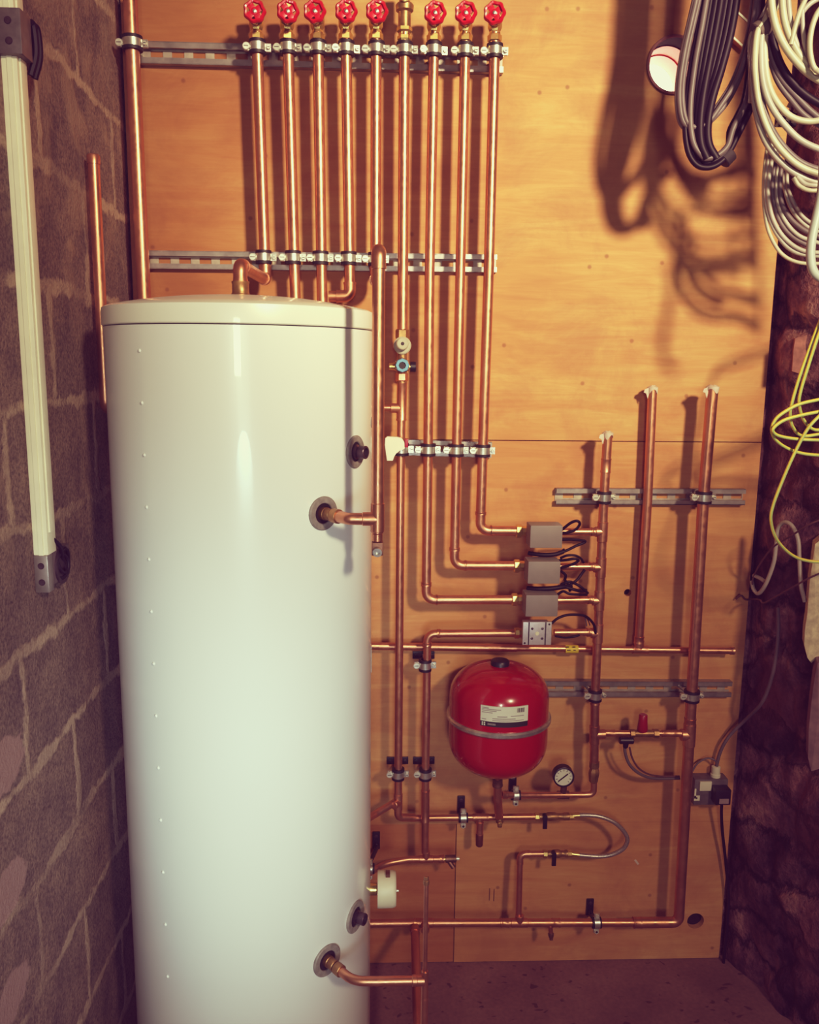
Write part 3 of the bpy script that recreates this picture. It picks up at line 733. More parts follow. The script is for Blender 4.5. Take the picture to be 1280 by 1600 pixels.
MB().lathe(c1+Vector((0, -.0165, 0)), (0, -1, 0), [(0, .0088), (.002, .0088)], 20).build('cap_hole', 'ink', bc)
zz = z6(573)
MB().cyl((P(608, 573, O6).x, -O6, zz), (x6-.012, -O6, zz), .0085, 18, .001).cyl((x6+.012, -O6, zz), (P(642, 573, O6).x, -O6, zz), .0105, 18, .001).build('side_outlets', 'brass', rv)
MB().cyl((P(641, 573, O6).x, -O6, zz), (P(650, 573, O6).x, -O6, zz), .0125, 20, .001).build('black_end', 'blackplastic', rv)
MB().lathe((x6, -O6, 0), (0, 0, 1), [(z6(597), .0125), (z6(594), .0155), (z6(584), .0155), (z6(582), .0125)], 6).build('bottom_nut', 'fit', rv, angle=25)
O62 = .066
p6 = [P(628, 592, O6), P(627, 700, O6), P(622.5, 1276, O6), P(668, 1278, .05), P(690, 1278, .05)]
pipe('sixth copper pipe, lower length running down beside the cylinder to a floor-level elbow', [P(628.5, 592, O6), P(626.5, 700, O6), P(622, 1277, O6), P(648, 1277.5, .066)], R6, [0, R6*1.5], elbows=False,
     fits=[(0, .05, .60, 1.18)], tees=[(0, .42, (600, 637, O6), 2.6), (1, .955, (600, 1262, .14), 2.2)])
# its short left stub and the branch that dives behind the cylinder
pipe('small copper stub pointing left from the sixth pipe, behind the riser', [P(620, 637, O6), P(596, 637, O6)], .0075, 0, elbows=False)
pipe('copper branch slanting left from the sixth pipe to the cylinder', [P(618, 1253, O6+.004), P(585, 1273, .13), P(566, 1284, .20)], R6*.9, .03, elbows=False)
g = 'copper manifold pipes'
pipe('seventh copper pipe from left, turning right to the third valve box down', [P(*T[6]), P(671.5, 420, OM), P(669, 705, OM), P(666, 937, OM), P(815, 937, OM)], .0120, [0, 0, .022], elbows=False, fits=[(2, .88, .905, 1.08), (3, .10, .12, 1.08)], group=g)
pipe('eighth copper pipe from left, turning right to the second valve box down', [P(*T[7]), P(719.5, 420, OM), P(713.5, 705, OM), P(710, 883.5, OM), P(822, 884, OM)], .0120, [0, 0, .022], elbows=False, fits=[(2, .84, .87, 1.08), (3, .14, .17, 1.08)], group=g)
pipe('rightmost manifold pipe, turning right to the topmost valve box', [P(*T[8]), P(764, 420, OM), P(754.5, 705, OM), P(750.5, 829, OM), P(826, 830, OM)], .0125, [0, 0, .022], elbows=False, fits=[(2, .76, .80, 1.08), (3, .20, .24, 1.08)], group=g)
for i, x in enumerate((628, 670, 714, 755.5)):
    clip(x-1, 702+i*.7, OM, RM, ['clip half covered by the white plastic lever on the short mid rail', 'left clip of three on the short mid rail', 'middle clip of three on the short mid rail', 'right end clip on the short mid rail'][i], 'pipe clips on the short mid rail')
# white plastic lever between riser and pipe six
wl = thing('plastic_lever', 'white curved plastic lever beside the riser on the sixth pipe', 'lever', P(617, 720, .14))
o_ = P(617, 700, .135); k_ = dep(o_)/F_PX
poly = [(-15, 15), (-12, 17.5), (4, 17), (11, 15), (15, 9), (16, 0), (14, -2), (8, -4), (2, -9), (-1, -14), (-3, -20), (-12, -20), (-14, -6), (-15.5, 4)]
poly = [(a*k_, c*k_) for a, c in poly]
MB().prism(poly, o_, Vector((1, 0, 0)), Vector((0, 0, 1)), Vector((0, 1, 0)), .022).build('lever', 'white', wl)
MB().box(P(635, 692, .125), (.0042, .012, .010), bev=.001).build('red_tab', 'darkred', wl)

# ------------------------------------------------------------------ right hand trio
RA, OA = .0118, .078
pA = [P(950, 676, OA), P(944, 776, OA), P(930, 1088, OA), P(928.5, 1192, OA)]
tA = pipe('leftmost of three upright pipes with taped ends at right', pA, RA, 0, elbows=False,
     fits=[(0, .40, .62, 1.06), (2, .05, .12, 1.06)], tees=[(1, .17, (900, 831, OA), 1.6), (1, .345, (900, 885, OA), 1.6), (1, .51, (900, 937, OA), 1.6), (1, .675, (900, 988, OA), 1.6), (2, .57, (980, 1146, OA), 2.4)])
pipe('thin middle of three upright pipes with taped ends at right', [P(1020, 605, .037), P(1012.5, 776, .037), P(998, 1010, .037)], RA, 0, elbows=False, fits=[(1, .93, .98, 1.1)], tees=[])
RC, OC = .0145, .082
pC = [P(1114, 604, OC), P(1099.5, 776, OC), P(1081, 1085, OC), P(1060.5, 1441, OC), P(990, 1441.5, .082), P(660, 1442, .082), P(566, 1443, .082)]
pipe('thickest of the three upright pipes with taped ends, running to the floor and back left', pC[:4]+[pC[4]], RC, [0, 0, RC*1.25], elbows=True and False,
     fits=[(2, .10, .14, 1.05)], tees=[(2, .17, (1040, 1146, OC), 1.6)])
pipe('long level copper pipe near the floor, from cylinder to thick upright', [P(996, 1441.5, .082), P(660, 1442, .082), P(545, 1443, .082)], .0108, 0, elbows=False,
     fits=[(0, -.02, .02, 1.35), (0, .36, .40, 1.1), (0, .60, .64, 1.1), (1, .02, .12, 1.1)], tees=[(0, .552, (811, 1400, .082), 2.2), (0, .99, Vector((P(640, 1442, .082).x, -.6, P(640, 1442, .082).z)), 3.0)])
tpt = P(648, 1442, .082); 
pipe('copper pipe running forward along the floor from a low tee', [tpt+Vector((0, -.02, 0)), Vector((fb.x-.004, -OF+.06, tpt.z))], .0118, 0, elbows=False, fits=[(0, .02, .05, 1.1)])
# taped open ends
def tape_end(p, r, label, seed):
    rnd = random.Random(seed); mb = MB(); n = 22
    lo = [-.004-.012*abs(math.sin(k*.45+seed))**3 for k in range(n)]
    vs = []
    for k in range(n):
        a = 2*math.pi*k/n; c, s = math.cos(a), math.sin(a)
        vs += [(p.x+c*(r+.0012), p.y+s*(r+.0012), p.z+lo[k]), (p.x+c*(r+.0022), p.y+s*(r+.0022), p.z+.001), (p.x+c*r*.5, p.y+s*r*.5, p.z+.004+rnd.random()*.003)]
    vs.append((p.x, p.y, p.z+.005))
    fs = []
    for k in range(n):
        j = (k+1) % n
        fs += [(3*k, 3*j, 3*j+1, 3*k+1), (3*k+1, 3*j+1, 3*j+2, 3*k+2), (3*k+2, 3*j+2, 3*n)]
    # loose flap
    q = p+Vector((-r-.001, -.006, -.002))
    mb.add(vs, fs).prism([(.004, .004), (-.009, -.002), (-.011, -.010), (-.005, -.012), (.000, -.026), (.003, -.010)], q, Vector((1, 0, 0)), Vector((0, 0, 1)), Vector((0, 1, 0)), .0012)
    o = mb.build('end_tape', 'flux'); tag(o, label, 'tape', 'tape on open pipe ends'); return o
tape_end(P(950, 677, OA), RA, 'pale tape over the lowest open pipe end, left of three', 1)
tape_end(P(1020, 606, .037), RA, 'pale tape over the open end of the middle pipe of three', 2)
tape_end(P(1114, 605, OC), RC, 'torn pale tape on the open end of the thickest right pipe', 3)
for a in (('A', 944, 776, OA, RA, 'left clip on the rail behind the three capped pipes'), ('C', 1099.5, 776, OC, RC, 'right clip on the rail behind the three capped pipes')):
    clip(a[1], a[2]+1, a[3], a[4], a[5], 'pipe clips on the right rails', tilt=6)
clip(930, 1086, OA, RA, 'left clip on the rail beside the red vessel', 'pipe clips on the right rails', tilt=8)
clip(1081, 1087, OC, RC, 'right clip on the rail beside the red vessel', 'pipe clips on the right rails', tilt=8)

# level pipe behind the uprights and the loop to the fourth valve
OH = .037
pipe('long level copper pipe passing behind the uprights above the red vessel', [P(540, 1009, OH), P(1147, 1017, OH)], .0090, 0, elbows=False,
     fits=[(0, .06, .435, 1.15), (0, .735, .775, 1.2), (0, .99, 1.0, 1.1)], tees=[(0, .754, (998, 990, OH), 3)])
yl = MB().tube([P(883, 1014.2, OH), P(903, 1014.5, OH)], .0112, 18).build('pipe_label', 'yellowlabel'); tag(yl, 'yellow marking band wrapped around the level pipe under the valves', 'label')
for k, (dx, w) in enumerate(((-6, 5), (4, 5), (-4, 6), (5, 4))):
    pp = P(893+dx, 1011+(k // 2)*5, OH+.0113); MB().box(pp, (w*.0016/2, .0006, .0011)).build('mark', 'ink', yl)
pipe('copper pipe looping from the open valve down to the drain tee', [P(815, 989, OM), P(668, 990, OM), P(665, 1210, OM), P(664.5, 1332, OM)], .0102, [.020, 0], elbows=False,
     fits=[(0, .86, .90, 1.1), (1, .06, .085, 1.1), (2, .20, .60, 1.1)])
pipe('curved copper pipe with tee, coming from behind the cylinder to a drain cock', [P(694, 1342, OM), P(640, 1342.5, OM), P(598, 1350, .10), P(560, 1376, .17)], .0090, .10, elbows=False,
     fits=[(0, .0, .14, 1.15)], tees=[(0, .52, (664.5, 1320, OM), 2.6)])
dc_ = thing('drain_cock', 'dark drain cock with slanted spout at the end of the curved pipe', 'valve', P(703, 1350, OM))
MB().cyl(P(692, 1342, OM), P(698, 1342, OM), .0075, 16, .001).build('nut', 'brass', dc_)
MB().cyl(P(696, 1342, OM), P(713, 1341.5, OM), .0102, 20, .001).cyl(P(700, 1343, OM), P(709, 1356, OM+.01), .0065, 16, .001).build('body', 'bronze', dc_)
MB().cyl(P(712, 1341.5, OM), P(718, 1341.5, OM), .0048, 14, .001).build('bleed_screw', 'screw', dc_)
# wall brackets
for (x, y, off, r, lb, hz) in ((664.5, 1039, OM, .0105, 'wall-fixed clip on the looping pipe, left of the red vessel', 0),
                           (622.3, 1209, OM, .0105, 'wall-fixed clip on the pipe nearest the cylinder, low', 0),
                           (664.8, 1209, OM, .0105, 'wall-fixed clip on the looping pipe, below and left of red vessel', 0),
                           ):
    clip(x, y, off, r, lb, 'wall-fixed pipe clips', plate=True)

# ------------------------------------------------------------------ low level branch, vessel feed
OL = .066
pipe('level copper pipe from lower elbow to the upper hose valve', [P(640, 1278, .0705), P(661, 1278.2, .0575), P(838, 1276, OL)], .0088, 0, elbows=False,
     fits=[(1, .46, .58, 1.12)], tees=[(1, .5, (750, 1310, OL), 2.4)])
ds = thing('drain_stub', 'short dark copper drain stub hanging below the level pipe', 'pipe', P(749, 1326, OL))
MB().cyl(P(750.5, 1284, OL), P(749.5, 1304, OL), .0096, 18, .001).build('socket', 'fit', ds)
MB().lathe(P(749.5, 1302, OL), P(749, 1326, OL)-P(749.5, 1302, OL), [(0, .0088), (.002, .0105), (.034, .0100), (.037, .0085), (.037, .0070), (.03, .0068)], 20).build('cap', 'oldcopper', ds)
OV = .128
pv = P(779, 1120, OV)
pipe('copper tail under the red vessel, bending back to the level pipe', [P(777.5, 1213, OV), P(778, 1250, OV-.012), P(780, 1276, OL+.014)], .0112, .02, elbows=False,
     fits=[(0, .05, .38, 1.2, 'bronze')], tees=[])
pipe('copper pipe from the vessel tail past the gauge to the left upright', [P(783, 1242, OV-.014), P(810, 1242.5, .09), P(912, 1242, OA), P(928, 1241, OA), P(928.5, 1216, OA)], .0085, [0, 0, .016], elbows=False,
     fits=[(0, 0, .3, 1.2)])
un = thing('union_coupling', 'brass union joining the left upright pipe above its lowest elbow', 'fitting', P(928.5, 1226, OA))
zu = lambda y: P(928.5, y, OA).z; xu = P(928.6, 1200, OA).x
MB().lathe((xu, -OA, 0), (0, 0, 1), [(zu(1200), .010), (zu(1199), .0135), (zu(1190), .0135), (zu(1189), .0105)], 8).build('upper_nut', 'dullbrass', un, angle=25)
MB().lathe((xu, -OA, 0), (0, 0, 1), [(zu(1222), .010), (zu(1220), .0125), (zu(1208), .0150), (zu(1203), .0135), (zu(1200), .010)], 8).build('lower_nut', 'dullbrass', un, angle=25)
dk = thing('drain_cock', 'small brass drain cock below the red vessel tail', 'valve', P(781, 1296, OL+.016))
MB().lathe(P(781, 1278, OL+.016), P(781, 1296, OL+.016)-P(781, 1278, OL+.016), [(0, .008), (.006, .0105), (.012, .0105), (.014, .007), (.026, .006)], 16).build('body', 'dullbrass', dk)
MB().lathe(P(781, 1285, OL+.022), (0, -1, 0), [(0, .007), (.010, .0065), (.012, .004)], 6).build('square_head', 'brass', dk)
def wallclip_h(px, py, off, r, wx, wy, label, up=True):
    p = P(px, py, off)
    o = thing('pipe_clip', label, 'pipe clip', p-Vector((0, 0, r+.02)), 'upright strap clips')
    mb = MB(); n = 28
    rot = lambda v: v
    MB().lathe(p-Vector((.0125, 0, 0)), (1, 0, 0), [(0, r+.0014), (.025, r+.0014), (.025, r+.0045), (.020, r+.0045), (.020, r+.003), (.005, r+.003), (.005, r+.0045), (0, r+.0045)], 28).build('rubber_lining', 'rubber', o)
    b = MB().lathe(p-Vector((.0075, 0, 0)), (1, 0, 0), [(0, r+.0032), (.015, r+.0032), (.015, r+.0058), (0, r+.0058)], 28)
    for s in (1, -1): b.box(p+Vector((0, -.001, s*(r+.011))), (.0075, .0032, .007))
    b.build('band', 'zinc', o)
    for s, hh in ((1, .0055), (-1, .0075)):
        k = MB().lathe(p+Vector((0, -.004, s*(r+.0125))), (0, -1, 0), [(0, hh), (.0035, hh), (.005, hh*.8)], 6 if s < 0 else 16).build('screw', 'screw', o)
        if s < 0: MB().lathe(p+Vector((0, -.0091, s*(r+.0125))), (0, -1, 0), [(0, .0034), (.0005, .003)], 12).build('screw_recess', 'ink', k)
    w = P(wx, wy, 0); zc = (w.z+p.z)/2
    q = MB().box(Vector((w.x, -.003, w.z)), (.0105, .003, .026), bev=.002)
    q.tube(spline([Vector((w.x, -.004, w.z-.010)), Vector((w.x, -.022, w.z-.014)), Vector((p.x, -off+r+.012, p.z+.004)), Vector((p.x, -off+r+.003, p.z))], 5), .006, 12)
    q.build('base_plate', 'blackplastic', o)
    MB().lathe(Vector((w.x, -.0055, w.z+.014)), (0, -1, 0), [(0, .0058), (.0016, .005), (.0022, .002)], 14).build('plate_screw', 'portmetal', o)
    return o
wallclip_h(724, 1277.6, .0610, .0088, 720.5, 1256, 'strap clip on the level pipe under the vessel, black plate above it')
wallclip_h(806, 1242.5, .0915, .0085, 801, 1222, 'strap clip on the gauge pipe just below the red vessel')
wallclip_h(932, 1441.5, .082, .0108, 921.5, 1416, 'strap clip on the long low pipe near the floor')
wallclip_h(578, 1357, .135, .0092, 588, 1312, 'dark strap clip half hidden behind the cylinder')
dd = thing('drain_cock', 'tiny drain cock under the long low pipe near the floor', 'valve', P(861, 1468, .085))
MB().cyl(P(860, 1446, .085), P(861, 1458, .085), .0065, 14, .001).build('neck', 'fit', dd)
MB().lathe(P(861, 1457, .085), P(861.5, 1469, .09)-P(861, 1457, .085), [(0, .006), (.003, .0085), (.010, .0075), (.016, .005), (.020, .005)], 14).build('body', 'bronze', dd)

# ------------------------------------------------------------------ expansion vessel
kv = dep(pv)/F_PX; RV = 77*kv
zv = lambda y: P(779, y, OV).z
zb0, zt0 = zv(1203), zv(1038)
H = zt0-zb0
ev = thing('expansion_vessel', 'round red expansion vessel with a steel belt, hung on the plywood', 'vessel', (pv.x, pv.y, zb0))
prof = []
N = 18
hb, ht = .32*H, .30*H
for k in range(N+1):
    t = (k/N)**1.0; a = math.pi/2*t
    prof.append((zb0+hb*(1-math.cos(a)**(2/2.2)), RV*math.sin(a)**(2/2.5)))
for k in range(N+1):
    a = math.pi/2*(1-k/N)
    prof.append((zt0-ht*(1-max(0, math.cos(a))**(2/2.2)), RV*math.sin(a)**(2/2.5)))
MB().lathe((pv.x, pv.y, 0), (0, 0, 1), prof, 72).build('tank', 'vessel', ev)
zband = P(779, 1117, OV).z
MB().lathe((pv.x, pv.y, zband-.0075), (0, 0, 1), [(0, RV-.004), (0, RV+.0035), (.004, RV+.0072), (.011, RV+.0072), (.015, RV+.0035), (.015, RV-.004)], 72).build('belt', 'zinc', ev)
tc = MB().lathe((pv.x, pv.y, zt0-.006), (0, 0, 1), [(0, .024), (.014, .024), (.018, .021), (.019, .015)], 28).build('top_cap', 'blackplastic', ev)
MB().box((pv.x, -.022, zt0-.05), (.03, .022, .016), bev=.002).build('wall_bracket', 'portmetal', ev)
MB().lathe((pv.x, pv.y, zb0+.006), (0, 0, -1), [(0, .020), (.008, .018), (.014, .015), (.02, .015)], 20).build('outlet', 'bronze', ev)
# paper label on the front, curved with the tank
def curved(mb, a0, a1, z0, z1, r, n=20):
    vs = []
    for k in range(n+1):
        a = a0+(a1-a0)*k/n
        for z, rr in ((z0, r), (z1, r), (z1, r-.003), (z0, r-.003)):
            vs.append((pv.x+math.sin(a)*rr, pv.y-math.cos(a)*rr, z))
    return mb.add(vs, [(4*k+i, 4*k+4+i, 4*k+4+(i+1) % 4, 4*k+(i+1) % 4) for k in range(n) for i in range(4)]+[(0, 1, 2, 3), (4*n, 4*n+3, 4*n+2, 4*n+1)])
def va(px, py):
    d = ray(px, py); r = RV+.0006; ox, oy = CAM.x-pv.x, CAM.y-pv.y
    A = d.x**2+d.y**2; B = 2*(ox*d.x+oy*d.y); t = (-B-math.sqrt(B*B-4*A*(ox*ox+oy*oy-r*r)))/(2*A)
    p = CAM+d*t; return math.atan2(p.x-pv.x, pv.y-p.y), p.z
aL = va(751, 1118)[0]; aR = va(825, 1118)[0]; am_ = (aL+aR)/2
zT = va(788, 1105)[1]; zM = va(788, 1129)[1]; zB = va(788, 1137)[1]
lb_ = curved(MB(), aL, aR, zM, zT, RV+.0008).build('label', 'paper', ev)
bb = curved(MB(), aL, aR, zB, zM, RV+.0008).build('black_label_strip', 'ink', ev)
fa = lambda f: aL+(aR-aL)*f
fz = lambda f: zM+(zT-zM)*f
mb = MB()
for k in range(9):
    w = .006+.004*(k % 3); curved(mb, fa(.75+k*.018), fa(.75+k*.018+w), fz(.62), fz(.90), RV+.0012, 1)
mb.build('barcode', 'ink', lb_)
mb = MB()
for f0, f1, zz_ in ((.03, .17, .88), (.03, .42, .80), (.03, .33, .70), (.03, .25, .58), (.25, .72, .22), (.03, .12, .14), (.25, .90, .10), (.35, .55, .36), (.62, .9, .4)):
    curved(mb, fa(f0), fa(f1), fz(zz_-.022), fz(zz_+.022), RV+.0012, 4)
mb.build('printed_lines', 'greyink', lb_)
mb = MB(); hz_ = zM-zB
for i in (0, 1):
    for j in (0, 1):
        c_a = fa(.045+.045*i); curved(mb, c_a-.013, c_a+.013, zB+hz_*(.16+.38*j), zB+hz_*(.46+.38*j), RV+.0012, 2)
mb.build('four_dot_emblem', 'paper', bb)
mb = MB()
for k in range(6): curved(mb, fa(.155+.028*k), fa(.155+.028*k+.02), zB+hz_*.34, zB+hz_*.68, RV+.0012, 1)
mb.build('grey_lettering', 'greyink', bb)

# pressure gauge
gc_ = P(880, 1212, .105); kg = dep(gc_)/F_PX
gg = thing('pressure_gauge', 'round white pressure gauge on the pipe right of the vessel', 'gauge', P(880, 1245, .08))
pt = P(880, 1242, .078)
MB().cyl(pt-Vector((.016, 0, 0)), pt+Vector((.016, 0, 0)), .0112, 18, .001).cyl(pt, Vector((pt.x, pt.y-.012, gc_.z-.012)), .0085, 16).build('tee', 'bronze', gg)
cs = MB().lathe(gc_+Vector((0, .016, 0)), (0, -1, 0), [(0, 14*kg), (.004, 16.5*kg), (.026, 16.5*kg), (.027, 15.5*kg), (.027, 14.2*kg), (.022, 14*kg)], 40).build('case', 'blackplastic', gg)
dl = MB().lathe(gc_+Vector((0, -.0055, 0)), (0, -1, 0), [(0, 14.2*kg), (.002, 14.2*kg)], 40).build('dial', 'paper', gg)
mb = MB()
for k in range(11):
    a = math.radians(225-27*k); d = Vector((math.cos(a), 0, math.sin(a))); s = Vector((-d.z, 0, d.x))
    mb.box(gc_+Vector((0, -.0078, 0))+d*11.2*kg, (1.5*kg, .0004, .35*kg), (d, Vector((0, 1, 0)), s))
mb.build('scale_marks', 'ink', dl)
d = Vector((math.cos(math.radians(40)), 0, math.sin(math.radians(40)))); s = Vector((-d.z, 0, d.x))
MB().box(gc_+Vector((0, -.009, 0))-d*1.0*kg, (9.5*kg, .0005, .9*kg), (d, Vector((0, 1, 0)), s)).build('needle', 'ink', dl)

# ------------------------------------------------------------------ filling loop
def iso_valve(px, py, qx, label, lev):
    a, b = P(px, py, OL), P(qx, py-.5, OL); d = (b-a).normalized(); L = (b-a).length
    t = thing('isolating_valve', label, 'valve', (a+b)/2-Vector((0, 0, .04)), 'hose isolating valves')
    MB().lathe(a, d, [(0, .0085), (0, .0115), (.010, .0120), (.012, .0095)], 8).lathe(b, -d, [(0, .007), (0, .0095), (.014, .0100), (.016, .008)], 8).build('nuts', 'brass', t, angle=25)
    MB().lathe(a+d*.010, d, [(0, .0085), (L*.18, .0095), (L*.26, .0115), (L*.42, .0115), (L*.5, .0085), (L*.62, .0085), (L*.66, .0105), (L-.022, .0105), (L-.02, .008)], 18).build('body', 'dullbrass', t)
    c = P(lev, py, OL+.014)
    MB().cyl(c+Vector((0, .010, 0)), c+Vector((0, -.004, 0)), .0055, 14).box(c+Vector((0, -.002, -.016)), (.0062, .0022, .019), bev=.002).build('lever', 'blackplastic', t)
    return t
iso_valve(836, 1276, 896, 'upper brass isolating valve with black lever, at the top of the braided hose', 852)
iso_valve(849, 1334, 893, 'lower brass isolating valve with black lever, at the bottom of the braided hose', 866)
hp = spline([P(x, y, OL+o) for x, y, o in ((893, 1274.5, 0), (915, 1273.5, .004), (938, 1276, .008), (960, 1285, .012), (975, 1299, .014), (980.5, 1312, .014), (975, 1325, .012), (960, 1334, .008), (940, 1338, .004), (915, 1337, .002), (890, 1334, 0))], 10)
hs = MB(); 
ho = thing('braided_hose', 'braided steel filling hose looping out to the right', 'hose', min(hp, key=lambda p: p.z))
MB().tube(hp, [.0058+.0004*(k % 2) for k in range(len(hp))], 14).build('hose', 'hosesteel', ho)
for a, b_ in ((0, 6), (-1, -7)):
    MB().cyl(hp[a], hp[b_], .0078, 10, .0008).build('ferrule', 'brass', ho)
pipe('thin copper pipe rising from the low level pipe to the hose valve', [P(851, 1334, OL), P(813, 1334.5, OL), P(810.5, 1436, .08)], .0082, .014, fits=[(1, .5, .53, 1.08)][:0])

# ------------------------------------------------------------------ zone valves
def zone(px, py, w, h, pipe_y, xl, label, xr):
    OB = .158
    c = P(px, py, OB); k = dep(c)/F_PX
    zp = P(px, pipe_y, OM).z
    t = thing('motorised_valve', label, 'zone valve', (c.x, -OM, min(zp, c.z)-.03), 'grey valve boxes')
    hw, hh = w*k/2, h*k/2
    MB().box((c.x, -(OB-.026), c.z), (hw, .026, hh), bev=.003).build('actuator_cover', 'greybox', t)
    MB().box((c.x-.001, -(.108), c.z), (hw*.97, .007, hh*.98), bev=.0015).build('base_plate', 'greyside', t)
    MB().lathe((c.x-hw-.024, -OM, zp), (1, 0, 0), [(0, .0130), (.002, .0175), (.014, .0175), (.016, .0135), (hw*2+.014, .0135), (hw*2+.016, .0155), (hw*2+.026, .0155), (hw*2+.028, .0120)], 8).build('brass_body', 'brass', t, angle=25)
    MB().cyl((c.x, -.1015, zp), (c.x, -OM, zp), .011, 16).build('neck', 'dullbrass', t)
    p = P(px+w/2+1, py+4, OB-.02); MB().lathe((c.x+hw, -(OB-.02), c.z-.006), (1, 0, 0), [(0, .0035), (.003, .003), (.004, .001)], 10).build('side_screw', 'screw', t)
    return t, c, hw
zs = []
for i, (px, py, w, h, yp, lb) in enumerate(((854, 839, 51, 36, 830, 'topmost grey valve actuator box in the stack of three'), (850.5, 895, 51, 36, 884.5, 'middle grey valve actuator box in the stack of three'), (847, 947, 51, 35, 937, 'lowest grey valve actuator box in the stack of three'))):
    zs.append(zone(px, py, w, h, yp, 0, lb, 0))
for i, (x0, x1, y0, y1, lb) in enumerate(((872, 936, 831, 831, 'topmost short copper link from a valve box to the left upright'), (869, 934, 885.5, 885.5, 'second short copper link from a valve box to the left upright'), (866, 931, 938, 937, 'third short copper link from a valve box to the left upright'), (866, 930, 988.5, 988, 'short copper link from the uncovered valve to the left upright'))):
    pipe(lb, [P(x0, y0, OM), P(x1, y1, OA)], .0098, 0, elbows=False, fits=[(0, .80, .93, 1.14)], group='short valve links')
# left couplings of the valves
# fourth valve, cover off
OB = .15; c = P(839.5, 990, OB); k = dep(c)/F_PX; zp = P(840, 989, OM).z
oz = thing('motorised_valve', 'uncovered valve with bare aluminium plate below the three grey boxes', 'zone valve', (c.x, -OM, zp-.03))
pl = MB().box((c.x, -OB+.004, c.z), (22.5*k, .004, 18.5*k), bev=.0008).build('front_plate', 'alu', oz)
MB().box((c.x-.001, -OB+.022, c.z), (20*k, .014, 16*k), bev=.001).build('motor_block', 'greyside', oz)
for dx in (-13.2, 13): MB().box((c.x+dx*k, -OB-.0003, c.z), (.9*k, .0006, 18.4*k)).build('plate_groove', 'ink', pl)
for dx, dy in ((-8, 8), (8, 8), (-8, -8), (8, -8)): MB().lathe((c.x+dx*k, -OB+.0005, c.z+dy*k), (0, -1, 0), [(0, 2.2*k), (.0015, 1.9*k), (.002, .8*k)], 12).build('plate_screw', 'portmetal', pl)
for dx, dy in ((18.5, 15), (-19, -15.5)): MB().lathe((c.x+dx*k, -OB, c.z+dy*k), (0, -1, 0), [(-.001, 1.7*k), (.0006, 1.6*k)], 12).build('plate_hole', 'ink', pl)
MB().lathe((c.x, -OB, c.z), (0, -1, 0), [(0, 3.2*k), (.001, 3.0*k)], 16).build('centre_mark', 'ivory', pl)
MB().lathe((c.x-29*k, -OM, zp), (1, 0, 0), [(0, .0105), (.002, .0150), (.012, .0150), (.014, .0125), (52*k, .0125), (52*k, .0160), (58*k, .0165), (60*k, .0120)], 8).build('brass_body', 'brass', oz, angle=25)
MB().cyl((c.x, -OB+.034, zp), (c.x, -OM, zp), .011, 16).build('neck', 'dullbrass', oz)
# pipe nuts on the left of the boxes
# cables of the valves
def cab(par, pts, r=.0036, mat='cableblack', nm='cable'):
    return MB().tube(spline([P(*p) for p in pts], 6), r, 10).build(nm, mat, par)
Z1, Z2, Z3 = zs[0][0], zs[1][0], zs[2][0]
cab(Z1, [(878, 828, .12), (892, 817, .13), (902, 814, .135), (906, 819, .13), (899, 828, .125), (886, 832, .12), (876, 832, .11)])
cab(Z1, [(878, 843, .12), (895, 843, .11), (915, 846, .10), (900, 853, .10), (888, 859, .10), (876, 864, .10), (868, 868, .10)])
cab(Z1, [(882, 858, .10), (876, 862, .095), (866, 866, .10), (850, 868, .10), (834, 866, .095)], .0026)
cab(Z2, [(876, 872, .12), (886, 868, .13), (898, 868, .13), (907, 872, .125), (912, 879, .115)], .0032)
cab(Z2, [(872, 876, .12), (885, 875, .13), (898, 873, .135), (904, 876, .13), (894, 882, .125), (876, 887, .115)])
cab(Z2, [(914, 890, .09), (908, 898, .09), (902, 906, .095), (892, 913, .10), (884, 917, .10)])
cab(Z2, [(877, 892, .11), (884, 899, .105), (883, 906, .10), (888, 913, .10), (891, 924, .10)])
cab(Z2, [(876, 914, .10), (888, 909, .105), (899, 912, .10), (909, 918, .10), (919, 927, .095)])
cab(Z3, [(870, 930, .115), (880, 924, .12), (890, 928, .125), (904, 929, .12), (917, 929, .105)], .0034)
cab(Z3, [(872, 916, .10), (886, 918, .11), (900, 922, .11), (910, 924, .10), (916, 922, .09)], .004)
cab(Z1, [(826, 864, .10), (838, 866, .11), (852, 867, .115), (868, 866, .115), (880, 862, .11)], .0055)  # added thick black run, stands in for shade between upper and middle box
cab(Z2, [(824, 919, .10), (836, 920, .11), (850, 920, .115), (866, 919, .115), (880, 917, .11), (893, 916, .10)], .0062)  # added too: black filler for the shaded gap above the lowest box
cab(oz, [(862, 974, .12), (872, 966, .12), (886, 961, .115), (902, 960.5, .11), (914, 962.5, .105), (922, 968, .10), (929, 978, .095), (931, 990, .09)], .0034)
cab(oz, [(915, 963, .10), (919, 969, .095), (922, 977, .09)], .0016, 'brownwire', 'core_wire'); cab(oz, [(914, 963, .10), (916, 971, .095), (917, 978, .09)], .0016, 'cabledark', 'core_wire')
cab(oz, [(868, 994, .10), (882, 996, .095), (896, 995, .09), (906, 992, .09)], .003)

